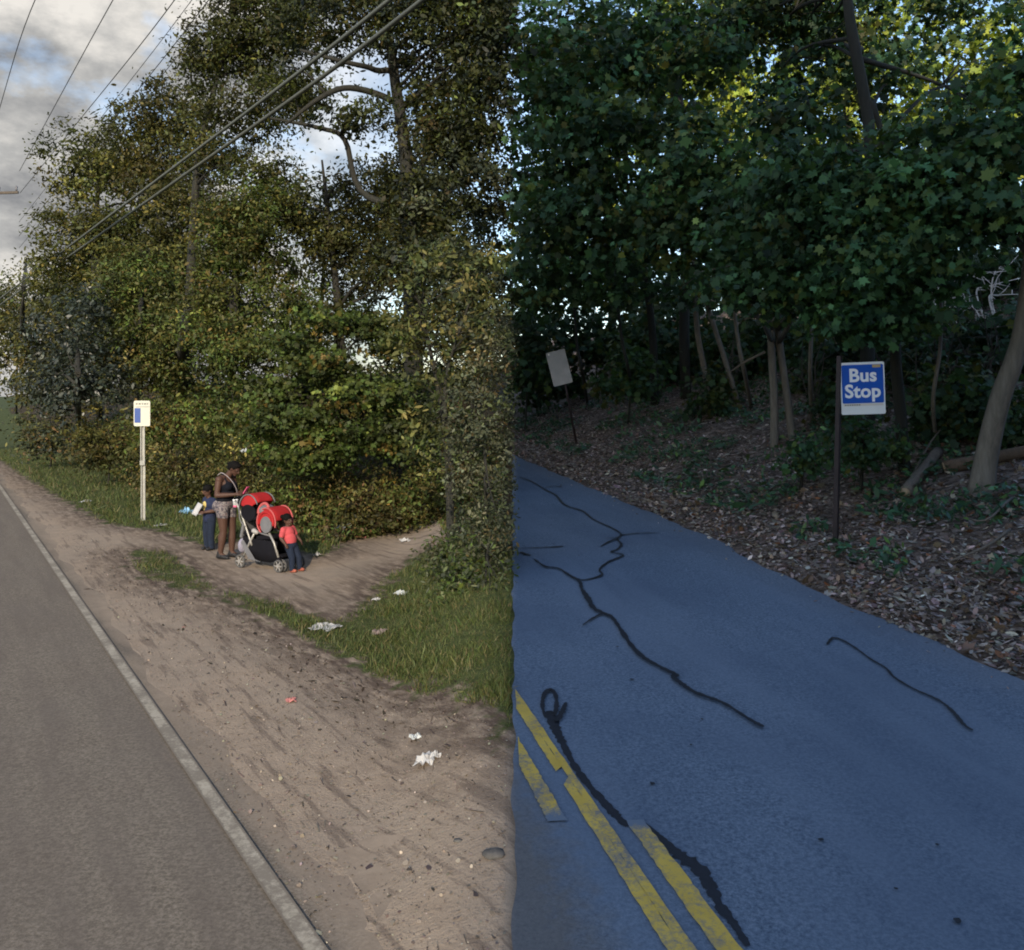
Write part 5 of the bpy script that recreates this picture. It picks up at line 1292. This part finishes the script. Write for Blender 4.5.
link('snack_tray', tubes_mesh('snack_tray', [(curve_pts([V3(.16, .04, .74), V3(.34, .03, .80), V3(.46, .08, .79), V3(.48, YO, .78), V3(.46, 2 * YO - .08, .79), V3(.34, 2 * YO - .03, .80), V3(.16, 2 * YO - .04, .74)], 5), .026)], 8), M_BLK, st)
def dome(name, c, rx, ry, rz, a0, a1, tilt, thick=.012, n=14, open_=.0):
    """part of an ellipsoid shell: a0..a1 are angles round the cross axis, 0 = forward, 90 = up"""
    V, Fc = [], []
    mm = 20
    for i in range(n + 1):
        a = R(a0 + (a1 - a0) * i / n)
        for j in range(mm + 1):
            u = R(-90 + 180 * j / mm); cu = max(0.0, 1 - abs(math.sin(u)) ** 8) ** .25
            p = Vector((rx * math.cos(a) * cu, ry * math.sin(u), rz * math.sin(a) * cu))
            V.append(Vector(c) + Matrix.Rotation(tilt, 3, 'Y') @ p)
    for i in range(n):
        for j in range(mm): Fc.append((i * (mm + 1) + j, i * (mm + 1) + j + 1, (i + 1) * (mm + 1) + j + 1, (i + 1) * (mm + 1) + j))
    me = faces_mesh(name, V, Fc, True)
    return me
def shell(name, me, m_, parent):
    o = link(name, me, m_, parent)
    s_ = o.modifiers.new('thick', 'SOLIDIFY'); s_.thickness = .014
    return o
# rear seat and its canopy
rc = V3(.17, YO, .93)
cn = shell('canopy', dome('canopy', rc, .21, .20, .235, 28, 165, 0), M_RED, st)
shell('canopy_side', dome('canopy_side', rc + V3(0, 0, .0),   .20, .19, .20, 165, 300, 0), M_BLK, cn)
for y in (.008, 2 * YO - .008):
    bm = bmesh.new()
    q = bmesh.ops.create_cone(bm, cap_ends=True, segments=24, radius1=.155, radius2=.15, depth=.02)['verts']
    bmesh.ops.transform(bm, matrix=Matrix.Translation((.17, y, .87)) @ Matrix.Rotation(R(90), 4, 'X') @ Matrix.Diagonal((1, .85, 1, 1)), verts=q)
    link('canopy_window', bm_mesh('canopy_window', bm), M_BLK, cn)
    link('canopy_trim', tubes_mesh('canopy_trim', [([(.17 + .20 * math.cos(a), y, .93 + .222 * math.sin(a) - (.07 if math.sin(a) < -.2 else 0)) for a in np.linspace(R(20), R(250), 24)], .010)], 6), M_GRYF, cn)
link('seat_back', box_mesh('seat_back', (.02, YO, .70), (.05, .32, .50), Euler((0, R(14), 0)), .02), M_GRYF, st)
link('seat', box_mesh('seat', (.19, YO, .56), (.34, .32, .07), Euler((0, R(-8), 0)), .025), M_BLK, st)
# red cover and coral headrest of the front seat
link('seat_back', body_mesh('seat_back', [('cap', V3(.37, YO - .10, .66), .06, V3(.42, YO - .11, .90), .055), ('cap', V3(.37, YO + .10, .66), .06, V3(.42, YO + .11, .90), .055), ('cap', V3(.37, YO - .10, .66), .07, V3(.37, YO + .10, .66), .07), ('cap', V3(.40, YO - .10, .80), .06, V3(.40, YO + .10, .80), .06), ('cap', V3(.42, YO - .1, .90), .055, V3(.42, YO + .1, .90), .055)], .014, 3), M_RED, st)
link('headrest', tubes_mesh('headrest', [([(.425 + .105 * math.cos(a), .075 + .03 * math.sin(a), .90 + .12 * math.sin(a)) for a in np.linspace(R(-30), R(200), 20)], .024)], 8), M_REDP, st)
link('headrest_pad', body_mesh('headrest_pad', [('ell', V3(.43, YO - .06, .92), (.09, .15, .085), (0, 0, 0))], .014, 1), M_GRYF, st)
link('seat', box_mesh('seat', (WB - .33, YO, .50), (.36, .32, .07), Euler((0, R(-6), 0)), .025), M_BLK, st)
fc = V3(WB - .26, YO, .74)
cn = shell('canopy', dome('canopy', fc, .20, .20, .23, 10, 190, 0), M_RED, st)
for y in (.006, 2 * YO - .006):
    link('canopy_trim', tubes_mesh('canopy_trim', [([(fc.x + .190 * math.cos(a), y + (.006 if y < YO else -.006), fc.z + .222 * math.sin(a) * (1 if math.sin(a) > 0 else .85)) for a in np.linspace(R(-20), R(235), 26)], .012)], 8), M_REDP, cn)
    link('canopy_band', tubes_mesh('canopy_band', [([(fc.x + .15 * math.cos(a), y + .002, fc.z - .01 + .175 * math.sin(a)) for a in np.linspace(R(-10), R(190), 20)], .024)], 8), M_RED, cn)
    bm = bmesh.new()
    q = bmesh.ops.create_cone(bm, cap_ends=True, segments=24, radius1=.115, radius2=.11, depth=.02)['verts']
    bmesh.ops.transform(bm, matrix=Matrix.Translation((fc.x, y, fc.z - .03)) @ Matrix.Rotation(R(90), 4, 'X') @ Matrix.Diagonal((1, 1.15, 1, 1)), verts=q)
    link('canopy_window', bm_mesh('canopy_window', bm), M_GRYF, cn)
link('footrest', box_mesh('footrest', (WB - .04, YO, .24), (.10, .24, .03), Euler((0, R(20), 0)), .01), M_BLK, st)
# basket: a sagging black sack between the frames, grey panel at its rear
bm = bmesh.new()
rows = [(.02, .26, .50), (.14, .17, .48), (.34, .13, .46), (.56, .12, .46), (.72, .16, .46), (WB - .06, .26, .46)]
vv = []
for x, z0, z1 in rows:
    vv.append([bm.verts.new((x, y, z)) for y, z in ((.045, z1), (.03, (z0 + z1) / 2), (.07, z0), (2 * YO - .07, z0), (2 * YO - .03, (z0 + z1) / 2), (2 * YO - .045, z1))])
for a_, b2 in zip(vv[:-1], vv[1:]):
    for i in range(5): bm.faces.new((a_[i], a_[i + 1], b2[i + 1], b2[i]))
bm.faces.new(vv[0]); bm.faces.new(vv[-1][::-1])
bk = link('basket', bm_mesh('basket', bm, True), M_BLK, st)
for y, s_ in ((.018, 1), (2 * YO - .018, -1)):
    V = [(.0, y, .40), (.06, y, .44), (.30, y - .0, .16), (.42, y, .125), (.16, y + .01 * s_, .15)]
    me = faces_mesh('basket_panel', V, [(0, 1, 2, 3, 4)])
    shell('basket_panel', me, M_GRYF, bk).modifiers[0].thickness = .006
link('blanket', body_mesh('blanket', [('ell', V3(-.02, .08, .34), (.06, .09, .12), (0, 0, 0)), ('ell', V3(.02, .16, .30), (.07, .10, .08), (0, 0, 0))], .014, 2), simple('pale_lilac', (.22, .21, .27), .9, .15, 9), st)
o = thing('cup', 'white drink cup with a pink band, standing in a holder at the stroller handle', 'cup', b_, hd)
link('cup_body', tubes_mesh('cup_body', [([V3(-.16, .06, .93), V3(-.16, .06, 1.0), V3(-.16, .06, 1.04)], [.034, .040, .042])], 12), M_PAPER, o)
link('band', tubes_mesh('band', [([V3(-.16, .06, .935), V3(-.16, .06, .96)], [.037, .039])], 12), M_PINK, o)
link('lid', tubes_mesh('lid', [([V3(-.16, .06, 1.04), V3(-.16, .06, 1.05), V3(-.16, .06, 1.058)], [.045, .045, .036])], 12), M_LETTER, o)

# --- toddler leaning on the front of the stroller
b_ = Vector((st.location.x, st.location.y, 0)) + Matrix.Rotation(hd, 3, 'Z') @ V3(WB + .20, .18, 0); b_.z = zof(b_.x, b_.y)
t = thing('person', 'toddler in coral top, dark jeans and orange shoes, leaning back against the stroller front', 'person', b_, R(-29)); t.rotation_euler = (0, R(-8), R(-29))
hipL, hipR = V3(-.05, .05, .40), V3(-.05, -.05, .40); knL, knR = V3(.02, .055, .22), V3(-.01, -.055, .22); anL, anR = V3(.02, .06, .045), V3(-.03, -.06, .045)
shL, shR = V3(-.085, .10, .66), V3(-.085, -.10, .66); elL, elR = V3(-.06, .14, .54), V3(-.10, -.15, .54); wrL, wrR = V3(.02, .13, .47), V3(-.04, -.14, .45)
hc = V3(-.075, 0, .80); hp, hq, hR = head_parts(hc, .088, R(8))
P = [('ell', V3(-.055, 0, .43), (.075, .09, .075), (0, 0, 0)), ('ell', V3(-.065, 0, .53), (.075, .085, .10), (0, 0, 0)), ('ell', V3(-.08, 0, .61), (.07, .092, .08), (0, 0, 0)), ('cap', V3(-.085, 0, .67), .036, V3(-.08, 0, .74), .034), ('cap', shL, .036, shR, .036)]
P += limb(shL, elL, wrL, .034, .027, .019) + limb(shR, elR, wrR, .034, .027, .019) + limb(hipL, knL, anL, .056, .038, .028) + limb(hipR, knR, anR, .056, .038, .028)
for an in (anL, anR): P += [('cap', an, .024, an + V3(.05, 0, -.02), .02)]
P += hp + hand_parts(wrL, (.6, 0, -.8), (.8, .3, .4), .62, .6) + hand_parts(wrR, (.6, 0, -.8), (.8, -.3, .4), .62, .6)
link('body', body_mesh('body', P, .0068, 2), M_SKIN2, t)
sp = [('ell', V3(-.06, 0, .50), (.092, .105, .12), (0, 0, 0)), ('ell', V3(-.078, 0, .61), (.085, .105, .09), (0, 0, 0)), ('cap', shL, .047, shR, .047)]
for s_, e_ in ((shL, elL), (shR, elR)): sp += [('cap', s_, .047, s_.lerp(e_, .7), .042)]
link('shirt', body_mesh('shirt', sp, .008, 2, cut=[((0, 0, .405), (0, 0, -1))]), M_PINKC, t)
jp = [('ell', V3(-.055, 0, .41), (.088, .102, .07), (0, 0, 0))]
for h_, k_, a_ in ((hipL, knL, anL), (hipR, knR, anR)): jp += [('cap', h_, .066, k_, .050), ('cap', k_, .050, a_, .042)]
link('jeans', body_mesh('jeans', jp, .008, 2, cut=[((0, 0, .03), (0, 0, -1))]), M_JEAN, t)
link('hair', body_mesh('hair', [('ell', hq(-.14, 0, .34), (.080, .074, .072), (0, 0, 0)), ('ell', hq(-.5, .7, .6), (.035, .035, .035), (0, 0, 0)), ('ell', hq(-.5, -.7, .6), (.035, .035, .035), (0, 0, 0))], .008, 1), M_HAIR, t)
for sy in (1, -1): link('eye', body_mesh('eye', [('ell', hq(.70, .28 * sy, .05), (.009, .011, .008), (0, 0, 0))], .004, 0), M_EYE, t)
for an in (anL, anR):
    link('shoe', body_mesh('shoe', [('cap', an + V3(-.015, 0, -.012), .030, an + V3(.06, 0, -.02), .025)], .008, 1, cut=[((0, 0, .003), (0, 0, -1))]), M_REDSH, t)

# ================================================================== litter on the ground
def crumple(name, label, cat, px, py, w, d, h, m_, seed, flatv=.3):
    p = g(px, py); rs = random.Random(seed)
    bm = bmesh.new(); bmesh.ops.create_grid(bm, x_segments=7, y_segments=6, size=.5)
    for v_ in bm.verts:
        e = abs(v_.co.x) + abs(v_.co.y)
        v_.co = Vector((v_.co.x * w * rs.uniform(.8, 1.15), v_.co.y * d * rs.uniform(.8, 1.15), h * (rs.random() ** 1.3) * (1.15 - e * .7) + .012))
    o = link(name, bm_mesh(name, bm), m_, None, p); o.rotation_euler = (0, 0, rs.uniform(-.6, .6))
    s_ = o.modifiers.new('thick', 'SOLIDIFY'); s_.thickness = .003
    return tag(o, label, cat)
M_BAGB = simple('pale_blue_plastic', (.20, .40, .60), .4, .3, 8)
M_BRICK = simple('dull_pink', (.40, .16, .15), .7, .2, 8)
M_GREYP = simple('grey_wrap', (.42, .45, .46), .5, .2, 10)
crumple('paper_scrap', 'open folded white paper lying on the grass strip between path and dirt shoulder', 'litter', 325, 629, .30, .30, .05, M_PAPER, 1)
crumple('plastic_bag', 'crumpled white plastic bag on the dirt shoulder, biggest of the bits lying there', 'litter', 426, 764, .14, .14, .07, M_PAPER, 2)
crumple('paper_scrap', 'small white scrap on the dirt shoulder just above the crumpled plastic bag', 'litter', 436, 759, .07, .07, .04, M_PAPER, 3)
crumple('wrapper', 'small grey wrapper on the dirt shoulder near the grass edge', 'litter', 416, 740, .09, .08, .04, M_GREYP, 4)
crumple('wrapper', 'pale grey flattened wrapper on the grass at the right of the path', 'litter', 401, 595, .16, .16, .06, M_GREYP, 5)
crumple('paper_scrap', 'small white scrap at the tip of the grass beside the path', 'litter', 376, 601, .08, .10, .04, M_PAPER, 6)
crumple('wrapper', 'dull pinkish flattened box in the grass below the path', 'litter', 379, 634, .13, .22, .05, simple('dull_card', (.22, .17, .16), .8, .2, 9), 7)
crumple('wrapper', 'pink and red wrapper at the foot of the brambles', 'litter', 363, 538, .17, .16, .07, M_BRICK, 8)
crumple('plastic_bag', 'white crumpled bag at the far edge of the trodden path', 'litter', 405, 542, .16, .16, .08, M_PAPER, 9)
crumple('paper_cup', 'small white cup lying on the path right of the stroller', 'litter', 317, 557, .08, .08, .09, M_PAPER, 10)
crumple('plastic_bag', 'long whitish torn plastic under the brambles behind the stroller', 'litter', 345, 529, .40, .25, .10, M_GREYP, 11)
crumple('plastic_bag', 'blue and white plastic bag caught in the weeds left of the boy', 'litter', 186, 514, .28, .24, .16, M_BAGB, 12)
crumple('paper_scrap', 'white plastic scrap in the weeds between the blue bag and the boy', 'litter', 199, 516, .26, .2, .13, M_PAPER, 13)
crumple('paper_scrap', 'white scrap on the ground right of the grey sign post', 'litter', 161, 526, .26, .26, .04, M_PAPER, 14)
crumple('paper_scrap', 'white scrap on the verge left of the grey sign post', 'litter', 87, 502, .26, .3, .05, M_PAPER, 15)
crumple('wrapper', 'pink scrap on the dirt shoulder near the grass', 'litter', 291, 702, .09, .09, .03, M_BRICK, 16)
o = crumple('plastic_bag', 'pale plastic scrap snagged high in the brambles behind the woman\'s head', 'litter', 244, 470, .16, .10, .12, M_GREYP, 17)
o.location = at(244.5, 453, 18.6); 

# stones on the dirt
M_STONE = simple('dark_stone', (.10, .095, .09), .9, .3, 14, bmp=.4)
for i, (px, py, r, lab) in enumerate([(494, 857, .05, 'dark flat stone on the dirt shoulder at its lower right'), (458, 842, .022, 'small dark pebble on the lower dirt shoulder beside the flat stone')]):
    p = g(px, py)
    bm = bmesh.new(); bmesh.ops.create_icosphere(bm, subdivisions=2, radius=r)
    for v_ in bm.verts: v_.co = Vector((v_.co.x * 1.3, v_.co.y, v_.co.z * .45)) * random.uniform(.85, 1.12)
    tag(link('stone', bm_mesh('stone', bm, True), M_STONE, None, p + V3(0, 0, r * .15)), lab, 'stone')

# ================================================================== logs and sticks on the right-hand bank
M_LOG = bark_mat('log_bark', (.10, .08, .065), (.22, .18, .15))
M_CUT = simple('cut_wood', (.32, .24, .16), .8, .25, 20)
def log(label, p0, p1, r, m_=None, name='log', bend=0.0):
    d = p1 - p0; t = thing(name, label, 'log', p0)
    mid = d * .5 + Vector((0, 0, bend))
    ax = d.normalized()
    pts = curve_pts([V3(0, 0, 0), mid, d], 5)
    link('trunk', tubes_mesh('trunk', [(pts, list(np.linspace(r, r * .88, len(pts))))], 12), m_ or M_LOG, t)
    for q, s_, rr in ((V3(0, 0, 0), -1, r), (d, 1, r * .88)):
        link('cut_end', tubes_mesh('cut_end', [([q + ax * s_ * .001, q + ax * s_ * .006], rr * .86)], 12), M_CUT, t)
    return t
p0 = g(905, 500); p0.z += .10
log('short cut log lying on the leaves, propped towards the stout leaning tree', p0, ground(938, 462) + Vector((0, 0, .16)), .085)
log('long brown fallen log behind the stout leaning tree', ground(944, 474) + Vector((0, 0, .09)), ground(1060, 452) + Vector((0, 0, .10)), .10, bark_mat('rotten_bark', (.07, .045, .03), (.16, .10, .07)))
def stick(label, pts, r, name='fallen_branch'):
    p0 = pts[0]
    o = link(name, tubes_mesh(name, [([p - p0 for p in curve_pts(pts, 4)], list(np.linspace(r, r * .45, (len(pts) - 1) * 4 + 1)))], 6), M_LOG, None, p0)
    tag(o, label, 'branch')
def gz(px, py, dz=.04):
    p = g(px, py); p.z += dz; return p
stick('thin pale branch on the leaves below the stout leaning tree, pointing left', [gz(1010, 540, .12), gz(985, 556, .10), gz(945, 568, .05)], .022)
stick('thin dark branch on the bank at the right edge', [gz(1012, 510, .15), gz(985, 532, .14), gz(960, 520, .06)], .018)
stick('pale fallen branch on the bank left of the twin-stemmed maple', [gz(655, 418, .12), gz(672, 424, .10), gz(684, 417, .25)], .03)
stick('pale stick leaning at the foot of the twin-stemmed maple', [gz(690, 428, .05), gz(700, 420, .15), gz(709, 414, .3)], .03)
stick('long thin branch arching over the dark slope right of the shaggy trunk', [gz(905, 495, .1), at(940, 430, 14.5), at(985, 400, 15)], .016)
stick('thin bare branch across the dark slope left of the blue sign', [at(765, 352, 17.5), at(745, 362, 17.6), at(730, 372, 17.8)], .03)
